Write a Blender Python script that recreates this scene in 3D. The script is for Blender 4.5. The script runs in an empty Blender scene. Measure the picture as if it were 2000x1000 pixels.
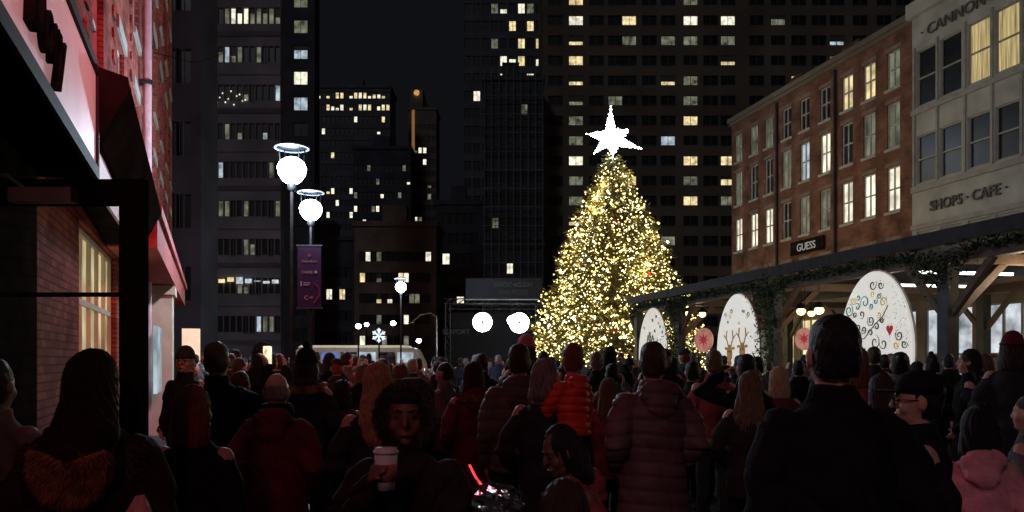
import bpy, math, random
import numpy as np
from mathutils import Vector, Matrix
random.seed(7)
F = 1555.6; CZ = 1.7
scene = bpy.context.scene
col = scene.collection
def P(px, py, Y): return Vector(((px-1000)/F*Y, Y, CZ+(700-py)/F*Y))
U = random.uniform

# ------------------------------------------------------------ materials
def mat(name, c, rough=.75, var=.35, scale=6, bump=.25, bscale=40, metallic=0, stretch=(1,1,1), emit=0, ecol=None, spec=.3):
    m = bpy.data.materials.new(name); m.use_nodes = True
    nt = m.node_tree; N = nt.nodes; L = nt.links
    b = N['Principled BSDF']; b.inputs['Roughness'].default_value = rough; b.inputs['Metallic'].default_value = metallic
    b.inputs['Specular IOR Level'].default_value = spec
    tc = N.new('ShaderNodeTexCoord'); mp = N.new('ShaderNodeMapping'); mp.inputs['Scale'].default_value = stretch
    L.new(tc.outputs['Object'], mp.inputs['Vector'])
    n = N.new('ShaderNodeTexNoise'); n.inputs['Scale'].default_value = scale; n.inputs['Detail'].default_value = 5
    L.new(mp.outputs[0], n.inputs['Vector'])
    r = N.new('ShaderNodeValToRGB')
    r.color_ramp.elements[0].position = .3; r.color_ramp.elements[1].position = .7
    r.color_ramp.elements[0].color = tuple(x*(1-var) for x in c)+(1,); r.color_ramp.elements[1].color = tuple(min(1, x*(1+var)) for x in c)+(1,)
    L.new(n.outputs['Fac'], r.inputs['Fac']); L.new(r.outputs['Color'], b.inputs['Base Color'])
    if bump:
        n2 = N.new('ShaderNodeTexNoise'); n2.inputs['Scale'].default_value = bscale; L.new(mp.outputs[0], n2.inputs['Vector'])
        bp = N.new('ShaderNodeBump'); bp.inputs['Strength'].default_value = bump; bp.inputs['Distance'].default_value = .02
        L.new(n2.outputs['Fac'], bp.inputs['Height']); L.new(bp.outputs[0], b.inputs['Normal'])
    if emit:
        b.inputs['Emission Strength'].default_value = emit
        if ecol: b.inputs['Emission Color'].default_value = tuple(ecol)+(1,)
        else: L.new(r.outputs['Color'], b.inputs['Emission Color'])
        try: m.cycles.emission_sampling = 'NONE'
        except Exception: pass
    return m
def em(name, c, s, var=.4, scale=1.5, stretch=(1,1,1)):
    m = bpy.data.materials.new(name); m.use_nodes = True
    nt = m.node_tree; N = nt.nodes; L = nt.links; N.clear()
    o = N.new('ShaderNodeOutputMaterial'); e = N.new('ShaderNodeEmission')
    tc = N.new('ShaderNodeTexCoord'); mp = N.new('ShaderNodeMapping'); mp.inputs['Scale'].default_value = stretch
    oi = N.new('ShaderNodeObjectInfo'); ad = N.new('ShaderNodeVectorMath'); ad.operation = 'ADD'
    ml = N.new('ShaderNodeMath'); ml.operation = 'MULTIPLY'; ml.inputs[1].default_value = 37.0; L.new(oi.outputs['Random'], ml.inputs[0])
    n = N.new('ShaderNodeTexNoise'); n.inputs['Scale'].default_value = scale; n.inputs['Detail'].default_value = 4
    mr = N.new('ShaderNodeMapRange'); mr.inputs['From Min'].default_value = .3; mr.inputs['From Max'].default_value = .7
    mr.inputs['To Min'].default_value = s*(1-var); mr.inputs['To Max'].default_value = s*(1+var)
    L.new(tc.outputs['Object'], mp.inputs[0]); L.new(mp.outputs[0], ad.inputs[0]); L.new(ml.outputs[0], ad.inputs[1]); L.new(ad.outputs[0], n.inputs['Vector']); L.new(n.outputs['Fac'], mr.inputs['Value'])
    L.new(mr.outputs[0], e.inputs['Strength']); e.inputs['Color'].default_value = tuple(c)+(1,); L.new(e.outputs[0], o.inputs[0])
    try: m.cycles.emission_sampling = 'NONE'
    except Exception: pass
    return m
def brick(name, c1, c2, mortar, sx=1.0, planar='XZ', rough=.95, spec=.05):
    m = bpy.data.materials.new(name); m.use_nodes = True
    nt = m.node_tree; N = nt.nodes; L = nt.links; b = N['Principled BSDF']; b.inputs['Roughness'].default_value = rough; b.inputs['Specular IOR Level'].default_value = spec
    tc = N.new('ShaderNodeTexCoord'); sp = N.new('ShaderNodeSeparateXYZ'); cb = N.new('ShaderNodeCombineXYZ')
    L.new(tc.outputs['Object'], sp.inputs[0]); L.new(sp.outputs['X'], cb.inputs['X'])
    if planar == 'XZ':
        ad = N.new('ShaderNodeMath'); ad.operation = 'ADD'
        L.new(sp.outputs['X'], ad.inputs[0]); L.new(sp.outputs['Y'], ad.inputs[1]); L.new(ad.outputs[0], cb.inputs['X'])
        L.new(sp.outputs['Z'], cb.inputs['Y'])
    else: L.new(sp.outputs['Y'], cb.inputs['Y'])
    t = N.new('ShaderNodeTexBrick'); t.inputs['Scale'].default_value = sx
    t.inputs['Color1'].default_value = tuple(c1)+(1,); t.inputs['Color2'].default_value = tuple(c2)+(1,); t.inputs['Mortar'].default_value = tuple(mortar)+(1,)
    t.inputs['Brick Width'].default_value = .23; t.inputs['Row Height'].default_value = .078; t.inputs['Mortar Size'].default_value = .009
    L.new(cb.outputs[0], t.inputs['Vector'])
    n = N.new('ShaderNodeTexNoise'); n.inputs['Scale'].default_value = 1.3; n.inputs['Detail'].default_value = 6; L.new(tc.outputs['Object'], n.inputs['Vector'])
    mr = N.new('ShaderNodeMapRange'); mr.inputs['From Min'].default_value = .25; mr.inputs['From Max'].default_value = .75; mr.inputs['To Min'].default_value = .35; mr.inputs['To Max'].default_value = 1.5; L.new(n.outputs['Fac'], mr.inputs['Value'])
    mx = N.new('ShaderNodeVectorMath'); mx.operation = 'SCALE'; L.new(t.outputs['Color'], mx.inputs[0]); L.new(mr.outputs[0], mx.inputs['Scale'])
    L.new(mx.outputs[0], b.inputs['Base Color'])
    bp = N.new('ShaderNodeBump'); bp.inputs['Strength'].default_value = .6; bp.inputs['Distance'].default_value = .015; bp.invert = True
    L.new(t.outputs['Fac'], bp.inputs['Height']); L.new(bp.outputs[0], b.inputs['Normal'])
    return m
def glassmat(name):
    m = bpy.data.materials.new(name); m.use_nodes = True
    nt = m.node_tree; N = nt.nodes; L = nt.links; N.clear()
    o = N.new('ShaderNodeOutputMaterial'); t = N.new('ShaderNodeBsdfTransparent'); g = N.new('ShaderNodeBsdfGlossy'); x = N.new('ShaderNodeMixShader')
    t.inputs[0].default_value = (.9,.9,.88,1); g.inputs['Roughness'].default_value = .03; x.inputs[0].default_value = .04
    L.new(t.outputs[0], x.inputs[1]); L.new(g.outputs[0], x.inputs[2]); L.new(x.outputs[0], o.inputs[0])
    return m

M = {}
M['red_brick'] = brick('red_brick', (.46,.14,.11), (.28,.07,.055), (.12,.07,.06))
M['row_brick'] = brick('row_brick', (.25,.115,.075), (.19,.08,.055), (.15,.11,.09))
M['paving'] = brick('paving', (.07,.065,.06), (.045,.045,.045), (.02,.02,.02), .6, 'XY', .55, .3)
M['black_metal'] = mat('black_metal', (.012,.012,.013), .6, .3, 8, .1, spec=.15)
M['matte'] = mat('matte_black', (.016,.014,.013), 1.0, .4, 3, .1, spec=.0)
M['dark_metal'] = mat('dark_metal', (.035,.033,.035), .7, .3, 8, .1, spec=.1)
M['steel'] = mat('steel', (.4,.4,.4), .35, .2, 10, .1, metallic=.7)
M['white_paint'] = mat('white_paint', (.62,.60,.56), .6, .2, 3, .15)
M['sash'] = mat('sash_paint', (.40,.38,.34), .6, .25, 3, .15)
M['cream'] = mat('cream', (.55,.47,.34), .6, .12, 3, .15)
M['concrete'] = mat('concrete', (.38,.37,.33), .8, .22, 1.2, .2)
M['stone'] = mat('brown_stone', (.20,.15,.12), .8, .25, 3, .2)
M['wood'] = mat('wood', (.11,.075,.055), .6, .35, 4, .3, stretch=(1,8,8))
M['dark_wood'] = mat('dark_wood', (.04,.045,.05), .6, .3, 4, .3)
M['glass'] = glassmat('door_glass')
M['dark_pane'] = mat('dark_pane', (.014,.016,.02), .35, .5, 1.0, 0, spec=.5)
M['frame'] = mat('window_frame', (.30,.28,.25), .6, .2, 3, .1)
M['dframe'] = mat('window_frame_dark', (.13,.12,.11), .5, .2, 3, .1)
M['l_warm'] = em('lit_warm', (1,.80,.42), .85, .6, 1.6)
M['l_white'] = em('lit_white', (1,.93,.72), 1.0, .5, 1.6)
M['l_cool'] = em('lit_cool', (.72,.88,1), .5, .6, 1.4)
M['l_shop'] = em('lit_shop', (.85,.92,1), .55, .7, 1.9)
M['l_dim'] = em('lit_dim', (.75,.78,.55), .17, .8, 1.2)
M['l_orange'] = em('lit_orange', (1,.5,.15), .6, .5, 2)
M['l_blue'] = em('lit_blue', (.2,.35,1), .5, .5, 2)
M['curtain'] = em('lit_curtain', (1,.78,.36), .42, .75, 5, (6,1,.15))
M['lamp'] = em('lamp_glow', (.72,.86,1), 30, .05)
M['spot'] = em('stage_lamp', (.95,.98,1), 25, .05)
M['star'] = em('star_glow', (.93,.97,1), 3.5, .5, 9)
M['bulb'] = em('bulb_yellow', (1,.74,.24), 3.0, .5)
M['bulb2'] = em('bulb_white', (1,.90,.50), 5.5, .3)
M['pend'] = em('pendant_glow', (1,.55,.22), 5, .1)
M['tubel'] = em('tube_light', (1,.95,.88), 4.0, .2)
M['leaf'] = mat('needles', (.085,.080,.028), .8, .6, 2, 0)
M['garland'] = mat('garland_leaf', (.03,.055,.025), .7, .6, 5, 0)
M['bark'] = mat('bark', (.09,.06,.04), .9, .4, 8, .6, stretch=(6,6,1))
M['skin_light'] = mat('skin_light', (.50,.30,.22), .55, .08, 5, .03)
M['skin_brown'] = mat('skin_brown', (.15,.07,.045), .5, .1, 5, .03)
M['skin_mid'] = mat('skin_mid', (.34,.19,.125), .5, .1, 5, .03)
M['lips'] = mat('lips', (.20,.06,.05), .45, .1, 5, 0)
M['eye'] = mat('eye_dark', (.02,.015,.012), .15, .1, 5, 0)
hs_ = (14,14,1.2)
def hairm(n, c): return mat(n, c, .5, .55, 9, .5, 30, stretch=hs_)
M['h_black'] = hairm('hair_black', (.010,.008,.008)); M['h_brown'] = hairm('hair_brown', (.04,.022,.013))
M['h_blond'] = hairm('hair_blond', (.42,.29,.15)); M['h_auburn'] = hairm('hair_auburn', (.16,.05,.025)); M['h_grey'] = hairm('hair_grey', (.20,.18,.165))
M['h_lbrown'] = hairm('hair_light_brown', (.14,.08,.045))
M['fur'] = mat('fur_tan', (.34,.20,.10), .9, .6, 14, 0); M['fur_dark'] = mat('fur_brown', (.075,.055,.045), .9, .5, 12, 0)
def cloth(n, c, r=.9, b=.35): M[n] = mat('cloth_'+n, c, r, .35, 5, b, 90, spec=.15)
cloth('black', (.009,.009,.010)); cloth('charcoal', (.026,.026,.029)); cloth('brown', (.026,.017,.015)); cloth('maroon', (.13,.024,.038))
cloth('plum', (.12,.055,.06), .5, .15); cloth('olive', (.11,.10,.085), .6, .15); cloth('redpuff', (.62,.05,.03), .45, .1); cloth('pink', (.75,.32,.36)); cloth('navy', (.018,.022,.04))
cloth('grey', (.12,.115,.12)); cloth('rust', (.28,.05,.05)); cloth('palepink', (.38,.22,.22)); cloth('white', (.55,.5,.48)); cloth('pinkhat', (.65,.22,.26))
cloth('shoe', (.015,.013,.012))

# ------------------------------------------------------------ mesh builder
class MB:
    def __init__(s): s.v = []; s.f = []; s.m = []
    def add(s, vs, fs, mi=0):
        n = len(s.v); s.v += [tuple(p) for p in vs]; s.f += [tuple(i+n for i in f) for f in fs]; s.m += [mi]*len(fs)
    def box(s, x0,x1,y0,y1,z0,z1, mi=0):
        s.add([(x0,y0,z0),(x1,y0,z0),(x1,y1,z0),(x0,y1,z0),(x0,y0,z1),(x1,y0,z1),(x1,y1,z1),(x0,y1,z1)],
              [(0,3,2,1),(4,5,6,7),(0,1,5,4),(1,2,6,5),(2,3,7,6),(3,0,4,7)], mi)
    def ell(s, c, r, n=14, mi=0):
        k = n//2+1; vs = [(c[0],c[1],c[2]-r[2])]
        for i in range(1, k):
            a = -math.pi/2+math.pi*i/k
            for j in range(n):
                t = 2*math.pi*j/n; vs.append((c[0]+r[0]*math.cos(a)*math.cos(t), c[1]+r[1]*math.cos(a)*math.sin(t), c[2]+r[2]*math.sin(a)))
        vs.append((c[0],c[1],c[2]+r[2])); fs = []
        for j in range(n): fs.append((0, 1+(j+1)%n, 1+j))
        for i in range(k-2):
            for j in range(n): a = 1+i*n+j; b = 1+i*n+(j+1)%n; fs.append((a,b,b+n,a+n))
        e = len(vs)-1
        for j in range(n): fs.append((1+(k-2)*n+j, 1+(k-2)*n+(j+1)%n, e))
        s.add(vs, fs, mi)
    def ringm(s, R, mi=0):
        n = len(R[0]); vs = [p for r in R for p in r]; fs = []
        for i in range(len(R)-1):
            for j in range(n): a = i*n+j; b = i*n+(j+1)%n; fs.append((a,b,b+n,a+n))
        fs.append(tuple(range(n-1,-1,-1))); fs.append(tuple(range((len(R)-1)*n, len(R)*n)))
        s.add(vs, fs, mi)
    def rings(s, L, n=18, mi=0):
        s.ringm([[(cx+rx*math.cos(2*math.pi*j/n), cy+ry*math.sin(2*math.pi*j/n), z) for j in range(n)] for cx,cy,z,rx,ry in L], mi)
    def tube(s, pts, rads, n=8, mi=0, cap=True):
        pts = [Vector(p) for p in pts]
        if not isinstance(rads, (list,tuple)): rads = [rads]*len(pts)
        R = []; t0 = (pts[1]-pts[0]).normalized()
        ref = Vector((0,0,1)) if abs(t0.z) < .9 else Vector((0,1,0))
        u = t0.cross(ref).normalized()
        for i,p in enumerate(pts):
            t = (pts[min(i+1,len(pts)-1)]-pts[max(i-1,0)]).normalized()
            u = (u-t*u.dot(t)).normalized(); w = t.cross(u)
            def ring(q, r): return [tuple(q+(u*math.cos(2*math.pi*j/n)+w*math.sin(2*math.pi*j/n))*r) for j in range(n)]
            if cap and i == 0: R.append(ring(p-t*rads[0]*.9, rads[0]*.35)); R.append(ring(p-t*rads[0]*.6, rads[0]*.78))
            R.append(ring(p, rads[i]))
            if cap and i == len(pts)-1: R.append(ring(p+t*rads[-1]*.6, rads[-1]*.78)); R.append(ring(p+t*rads[-1]*.9, rads[-1]*.35))
        s.ringm(R, mi)
    def torus(s, c, R, r, ax='z', n=24, k=8, mi=0, sy=1):
        vs = []; fs = []
        for i in range(n):
            a = 2*math.pi*i/n
            for j in range(k):
                b = 2*math.pi*j/k; q = R+r*math.cos(b); x, y, z = q*math.cos(a), q*math.sin(a)*sy, r*math.sin(b)
                if ax == 'y': x, y, z = x, z, y
                if ax == 'x': x, y, z = z, x, y
                vs.append((c[0]+x, c[1]+y, c[2]+z))
                fs.append((i*k+j, ((i+1)%n)*k+j, ((i+1)%n)*k+(j+1)%k, i*k+(j+1)%k))
        s.add(vs, fs, mi)
    def prism(s, pts, y0, y1, mi=0):
        n = len(pts); vs = [(x,y0,z) for x,z in pts]+[(x,y1,z) for x,z in pts]
        fs = [tuple(range(n)), tuple(range(2*n-1,n-1,-1))]+[(i,(i+1)%n,(i+1)%n+n,i+n) for i in range(n)]
        s.add(vs, fs, mi)
    def xf(s, start, Mx): s.v[start:] = [tuple(Mx@Vector(p)) for p in s.v[start:]]
    def mesh(s, name, mats, smooth=False):
        me = bpy.data.meshes.new(name); me.from_pydata(s.v, [], s.f)
        for m in mats: me.materials.append(m)
        me.polygons.foreach_set('material_index', s.m)
        if smooth: me.polygons.foreach_set('use_smooth', [True]*len(s.f))
        me.update(); return me
    def build(s, name, mats, parent=None, smooth=False, loc=None, rz=0):
        if not isinstance(mats, (list,tuple)): mats = [mats]
        return link(name, s.mesh(name, mats, smooth), parent, loc, rz)
def link(name, me, parent=None, loc=None, rz=0, scale=None):
    o = bpy.data.objects.new(name, me); col.objects.link(o)
    if parent: o.parent = parent
    if loc is not None: o.location = loc
    if rz: o.rotation_euler = (0,0,rz)
    if scale: o.scale = scale
    return o
def tag(o, label=None, cat=None, group=None, kind=None):
    if label: o['label'] = label
    if cat: o['category'] = cat
    if group: o['group'] = group
    if kind: o['kind'] = kind
    return o
def empty(name, label, cat, loc=(0,0,0), rz=0, group=None):
    o = bpy.data.objects.new(name, None); col.objects.link(o); o.location = loc; o.rotation_euler = (0,0,rz); o.empty_display_size = .1
    return tag(o, label, cat, group)
def vox(mb, name, v, m, parent, it=3, disp=None):
    me = mb.mesh(name, []); ob = bpy.data.objects.new(name, me); col.objects.link(ob)
    r = ob.modifiers.new('r', 'REMESH'); r.mode = 'VOXEL'; r.voxel_size = v
    sm = ob.modifiers.new('s', 'SMOOTH'); sm.iterations = it; sm.factor = .5
    dg = bpy.context.evaluated_depsgraph_get()
    me2 = bpy.data.meshes.new_from_object(ob.evaluated_get(dg)); me2.name = name
    ob.modifiers.clear(); ob.data = me2; bpy.data.meshes.remove(me)
    n = len(me2.vertices)
    if disp and n:
        c = np.empty(n*3, dtype=np.float32); me2.vertices.foreach_get('co', c); c = c.reshape(-1,3)
        nn = np.empty(n*3, dtype=np.float32); me2.vertices.foreach_get('normal', nn); nn = nn.reshape(-1,3)
        c = c+nn*disp(c)[:,None]; me2.vertices.foreach_set('co', c.astype(np.float32).ravel()); me2.update()
    me2.materials.clear(); me2.materials.append(m)
    me2.polygons.foreach_set('use_smooth', [True]*len(me2.polygons))
    if parent: ob.parent = parent
    return ob
def text(body, size, m, parent, loc, name='lettering', rot=(math.pi/2,0,0), ext=.01, off=0, sx=1, shear=0, align='LEFT'):
    cu = bpy.data.curves.new('t', 'FONT'); cu.body = body; cu.size = size; cu.extrude = ext; cu.offset = off; cu.shear = shear; cu.align_x = align
    o = bpy.data.objects.new('t', cu); col.objects.link(o)
    dg = bpy.context.evaluated_depsgraph_get(); me = bpy.data.meshes.new_from_object(o.evaluated_get(dg)); bpy.data.objects.remove(o)
    me.materials.clear(); me.materials.append(m)
    t = link(name, me, parent, loc); t.rotation_euler = rot; t.scale = (sx,1,1); return t

# ------------------------------------------------------------ people
ARM = {
 'down': ((.235,-.03,1.12),(.245,.06,.87),(0,.2,-1)),
 'pocket': ((.265,-.09,1.13),(.205,.10,.95),(-.4,.5,-.6)),
 'phone': ((.25,.16,1.24),(.10,.34,1.50),(-.15,.1,1)),
 'phoneside': ((.33,.12,1.27),(.28,.25,1.56),(-.3,.1,1)),
 'front': ((.25,.04,1.11),(.12,.26,1.14),(-.9,.4,.1)),
 'cup': ((.25,.10,1.14),(.075,.28,1.385),(-.15,.72,.48)),
 'hold': ((.28,.10,1.12),(.12,.34,1.15),(-.9,.3,.1)),
 'elbowup': ((.40,.06,1.42),(.16,.22,1.58),(-.8,.3,.4)),
 'child': ((.27,.10,1.12),(.26,.26,.94),(0,.4,-1)),
}
def hand(mb, w, d, sgn, curl=.35, s=1):
    w = Vector(w); d = Vector(d).normalized()
    nrm = Vector((-sgn,.15,0)); nrm = (nrm-d*nrm.dot(d)); nrm = nrm.normalized() if nrm.length > .2 else Vector((0,1,0))
    lat = d.cross(nrm).normalized()
    if lat.y < 0 and abs(d.y) < .6: lat = -lat
    if abs(d.y) >= .6 and lat.z < 0: lat = -lat
    pe = w+d*.088
    for k in (-.026,-.009,.009,.026): mb.tube([w+lat*k*.6, pe+lat*k], [.016,.0125], 7)
    for k,l in ((-.030,.060),(-.010,.078),(.010,.084),(.030,.074)):
        p = pe+lat*k; pts = [p]; dd = d.copy()
        for q in range(3):
            dd = (dd+nrm*curl*(.6+.5*q)).normalized(); p = p+dd*l*(.42,.32,.26)[q]; pts.append(p)
        mb.tube(pts, [.0098,.0090,.0084,.0072], 6)
    p0 = w+d*.025+lat*.028
    mb.tube([p0, p0+(d*.5+lat*.8+nrm*.5).normalized()*.038, p0+(d*.5+lat*.8+nrm*.5).normalized()*.038+(d*.9+nrm*.6+lat*.1).normalized()*.032], [.014,.0105,.0085], 6)
def headm(yaw, tilt, hs):
    c = Matrix.Translation((0,0,1.48))
    return c@Matrix.Rotation(yaw,4,'Z')@Matrix.Rotation(tilt,4,'X')@Matrix.Scale(hs,4)@c.inverted()
def side(p, s): return (p[0]*s, p[1], p[2])
CACHE = {}
def fur(mb, pts, n, ln=(.03,.06), w=.004, drop=.3):
    for _ in range(n):
        b, nn = pts(); d = (nn+Vector((U(-.5,.5),U(-.5,.5),U(-.5,.5)-drop))).normalized()*U(*ln)
        t = d.cross(Vector((U(-1,1),U(-1,1),U(-1,1)))).normalized()*w
        mb.add([b-t, b+t, b+d*.6+t*.6+Vector((0,0,-.004)), b+d+Vector((0,0,-.012))], [(0,1,2,3)])
def wrinkle(c, a=.006):
    x,y,z = c[:,0],c[:,1],c[:,2]
    r = np.abs(np.sin(13*z+9*x+2.5*np.sin(7*x+5*y)+2*np.sin(4*z)))
    return a*(np.sin(17*x+9*z+3*np.sin(11*z+5*y))*.5+np.sin(31*z+14*x*np.sign(x)+4*np.sin(9*y+6*x))*.4-(1-r)**4*1.2)
def person(label, x, y, H=1.75, face=0, skin='skin_light', coat='black', hem=.72, quilt=0, w=1.0, hair='short', hm='h_brown', hat=None, hatm='black',
           arms=('pocket','pocket'), pants='black', v=.013, yaw=0, tilt=0, hs=1.0, eyes=False, hood=None, hoodfur=None, z=0, legs='stand', glasses=False, scarf=None, group=None, cat='person'):
    root = empty('person', label, cat, (x,y,z), math.radians(face), group)
    k = H/1.76; root.scale = (k,k,k)
    HM = headm(math.radians(yaw), tilt, hs)
    LG = {'stand': ((.10,.01,.49),(.105,-.02,.09)), 'walk': ((.10,.10,.50),(.10,.12,.10)), 'sit': ((.14,.30,.86),(.13,.28,.48))}
    def legp(s):
        if legs == 'walk' and s < 0: return ((-.10,-.04,.49),(-.10,-.26,.16))
        a, b = LG[legs]; return side(a,s), side(b,s)
    key = ('b',skin,arms,yaw,tilt,hs,v,legs)
    if key in CACHE: link('body', CACHE[key], root)
    else:
        b = MB()
        b.rings([(0,0,.84,.13,.10),(0,-.01,.95,.165,.12),(0,0,1.08,.14,.10),(0,.005,1.25,.165,.12),(0,0,1.37,.17,.10),(0,-.005,1.43,.11,.075),(0,0,1.47,.06,.055)])
        b.tube([(0,-.01,1.40),(0,.005,1.56)], [.062,.055], 12)
        st = len(b.v)
        b.ell((0,0,1.635), (.078,.098,.118), 20); b.ell((0,.028,1.565), (.060,.066,.062), 14); b.ell((0,.078,1.532), (.024,.02,.018))
        b.tube([(0,.093,1.645),(0,.113,1.604)], [.009,.0145], 8); b.ell((0,.078,1.66), (.056,.022,.012))
        b.tube([(-.022,.092,1.565),(0,.100,1.567),(.022,.092,1.565)], [.006,.009,.006], 6)
        for s in (-1,1):
            b.ell((s*.082,-.005,1.62), (.012,.022,.034)); b.ell((s*.042,.064,1.595), (.028,.024,.030))
        b.xf(st, HM)
        for s,an in ((-1,arms[0]),(1,arms[1])):
            e, wr, d = ARM[an]; e, wr, d = side(e,s), side(wr,s), side(d,s)
            b.tube([(s*.165,0,1.39), e, wr], [.055,.042,.029], 10); hand(b, wr, d, s, .75 if an in ('cup','phoneside') else .35)
            kn, ak = legp(s)
            b.tube([(s*.09,0,.92), kn, ak], [.088,.056,.040], 10); b.tube([ak, (ak[0],ak[1]+.15,ak[2]-.05)], [.042,.035], 8)
        o = vox(b, 'body', v, M[skin], root, 2); CACHE[key] = o.data
    key = ('c',coat,hem,quilt,w,arms,v,hood)
    if key in CACHE: link('coat', CACHE[key], root)
    else:
        c = MB(); fl = 1.0+max(0,.8-hem)*.3
        R = [(0,-.005,hem,.198*w*fl,.16*w*fl),(0,-.005,(hem+1.0)/2,.195*w,.158*w)] if hem < .9 else [(0,0,hem,.185*w,.15*w)]
        c.rings(R+[(0,0,1.06,.175*w,.14*w),(0,0,1.22,.19*w,.15*w),(0,-.005,1.34,.185*w,.13*w),(0,-.01,1.41,.145*w,.105),(0,-.005,1.475,.088,.085),(0,0,1.53,.076,.076)], 22)
        for s,an in ((-1,arms[0]),(1,arms[1])):
            e, wr, d = ARM[an]; e, wr = Vector(side(e,s)), Vector(side(wr,s))
            c.tube([(s*.150*w,0,1.365), (Vector((s*.170*w,0,1.36))+e)/2+Vector((s*.006,0,0)), e, (e+wr)/2, wr], [.080*w,.074*w,.068*w,.060*w,.048], 12)
        if hood == 'down': c.ell((0,-.115,1.45), (.135,.075,.085)); c.ell((0,-.14,1.38), (.10,.055,.09))
        if quilt: dsp = lambda q: -.016*quilt*(1-np.abs(np.sin(q[:,2]*math.pi/.085+1.2*np.abs(q[:,0])+.5*np.sin(9*q[:,0]))))**2.2+wrinkle(q,.005)+.005
        else: dsp = lambda q: wrinkle(q,.011)
        o = vox(c, 'coat', v*1.05, M[coat], root, 3, dsp); CACHE[key] = o.data
    if hoodfur:
        f = MB()
        def pt():
            a = U(math.pi*.95, math.pi*2.05); q = Vector((.145*math.cos(a), -.10+.085*math.sin(a)-.02, 1.47-.03*abs(math.sin(a))))
            nn = Vector((math.cos(a)*.5, math.sin(a)*.8, U(-.9,.9))).normalized(); return q+nn*.022, nn
        fur(f, pt, 1500, (.015,.035), .003)
        f.build('fur_trim', M['fur'], root)
    key = ('p',pants,legs,v)
    if key in CACHE: link('trousers', CACHE[key], root)
    else:
        t = MB(); t.rings([(0,-.01,.80,.165,.125),(0,-.01,.97,.172,.13),(0,0,1.02,.15,.12)])
        for s in (-1,1):
            kn, ak = legp(s); t.tube([(s*.09,0,.90), kn, ak], [.10,.074,.062], 12)
        o = vox(t, 'trousers', v*1.3, M[pants], root, 3, lambda q: wrinkle(q,.006)); CACHE[key] = o.data
    for s in (-1,1):
        kn, ak = legp(s)
        key = ('s',legs,s)
        if key not in CACHE:
            sh = MB(); sh.tube([(ak[0],ak[1]-.03,ak[2]-.035),(ak[0],ak[1]+.07,ak[2]-.045),(ak[0],ak[1]+.17,ak[2]-.055)], [.048,.046,.036], 10); sh.box(ak[0]-.045,ak[0]+.045,ak[1]-.07,ak[1]+.20,ak[2]-.09,ak[2]-.065)
            CACHE[key] = sh.mesh('shoe', [M['shoe']], True)
        link('shoe', CACHE[key], root)
    hv = min(v,.011)
    if hair:
        key = ('h',hair,hm,yaw,tilt,hs,hv)
        if key in CACHE: link('hair', CACHE[key], root)
        else:
            h = MB()
            if hair == 'bald':
                h.rings([(0,-.016,1.575,.076,.088),(0,-.016,1.62,.084,.095),(0,-.016,1.675,.080,.092)])
            else:
                h.ell((0,-.015,1.658), (.086,.101,.112), 20)
                h.rings([(0,-.035,1.55,.062,.062),(0,-.03,1.60,.080,.080),(0,-.025,1.66,.084,.088)])
            if hair == 'long':
                h.rings([(0,-.085,1.22,.055,.02),(0,-.10,1.27,.10,.035),(0,-.095,1.38,.125,.05),(0,-.065,1.50,.115,.065),(0,-.035,1.58,.100,.082),(0,-.02,1.66,.09,.095),(0,-.01,1.72,.06,.07)])
            if hair == 'bob':
                h.rings([(0,-.05,1.44,.095,.06),(0,-.04,1.50,.112,.078),(0,-.03,1.58,.105,.088),(0,-.02,1.66,.09,.095)])
            if hair == 'bun': h.ell((0,-.10,1.70), (.045,.045,.045))
            h.xf(0, HM)
            lg = hair in ('long','bob')
            o = vox(h, 'hair', hv, M[hm], root, 2, (lambda q: .005*np.sin(np.arctan2(q[:,0],-q[:,1])*26+5*np.sin(q[:,2]*12)+3*np.sin(q[:,0]*40))+.004*np.sin(q[:,2]*21+q[:,0]*30)-.001) if lg else (lambda q: .0022*np.sin(q[:,0]*130+3*np.sin(q[:,1]*50))*np.sin(q[:,1]*110+q[:,2]*90)+.003*np.sin(q[:,0]*40+q[:,2]*35)))
            CACHE[key] = o.data
    if hat:
        h = MB()
        if hat in ('beanie','pompom'):
            h.rings([(0,-.008,1.655,.089,.107),(0,-.008,1.70,.088,.105),(0,-.008,1.745,.074,.088),(0,-.008,1.778,.045,.055),(0,-.008,1.79,.015,.02)], 20)
            h.torus((0,-.008,1.672), .088, .014, n=24, sy=1.18)
            if hat == 'pompom': h.ell((0,-.01,1.81), (.035,.035,.035))
        if hat == 'cap':
            h.rings([(0,-.008,1.665,.087,.106),(0,-.008,1.71,.086,.103),(0,-.008,1.75,.07,.084),(0,-.008,1.772,.03,.036)], 20)
            h.rings([(0,.12,1.668,.068,.075),(0,.12,1.678,.066,.073)], 20)
        h.xf(0, HM); h.build('hat', M[hatm], root, True)
    if eyes:
        for s in (-1,1):
            e = MB(); e.ell((s*.031,.082,1.632), (.0135,.0125,.008), 10); e.xf(0,HM); e.build('eye', M['eye'], root, True)
            e = MB(); e.tube([(s*.016,.097,1.655),(s*.034,.092,1.662),(s*.05,.078,1.656)], [.004,.004,.0025], 6); e.xf(0,HM); e.build('eyebrow', M[hm or 'h_black'], root, True)
        e = MB(); e.tube([(-.022,.097,1.563),(0,.107,1.566),(.022,.097,1.563)], [.004,.0075,.004], 8); e.xf(0,HM); e.build('lips', M['lips'], root, True)
    if glasses:
        g = MB()
        for s in (-1,1):
            g.torus((s*.033,.108,1.630), .024, .003, 'y', 20, 6); g.tube([(s*.056,.106,1.634),(s*.082,.06,1.636),(s*.086,-.005,1.634)], .0028, 6)
        g.tube([(-.01,.110,1.634),(.01,.110,1.634)], .003, 6); g.xf(0,HM); g.build('glasses', M['black_metal'], root, True)
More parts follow.
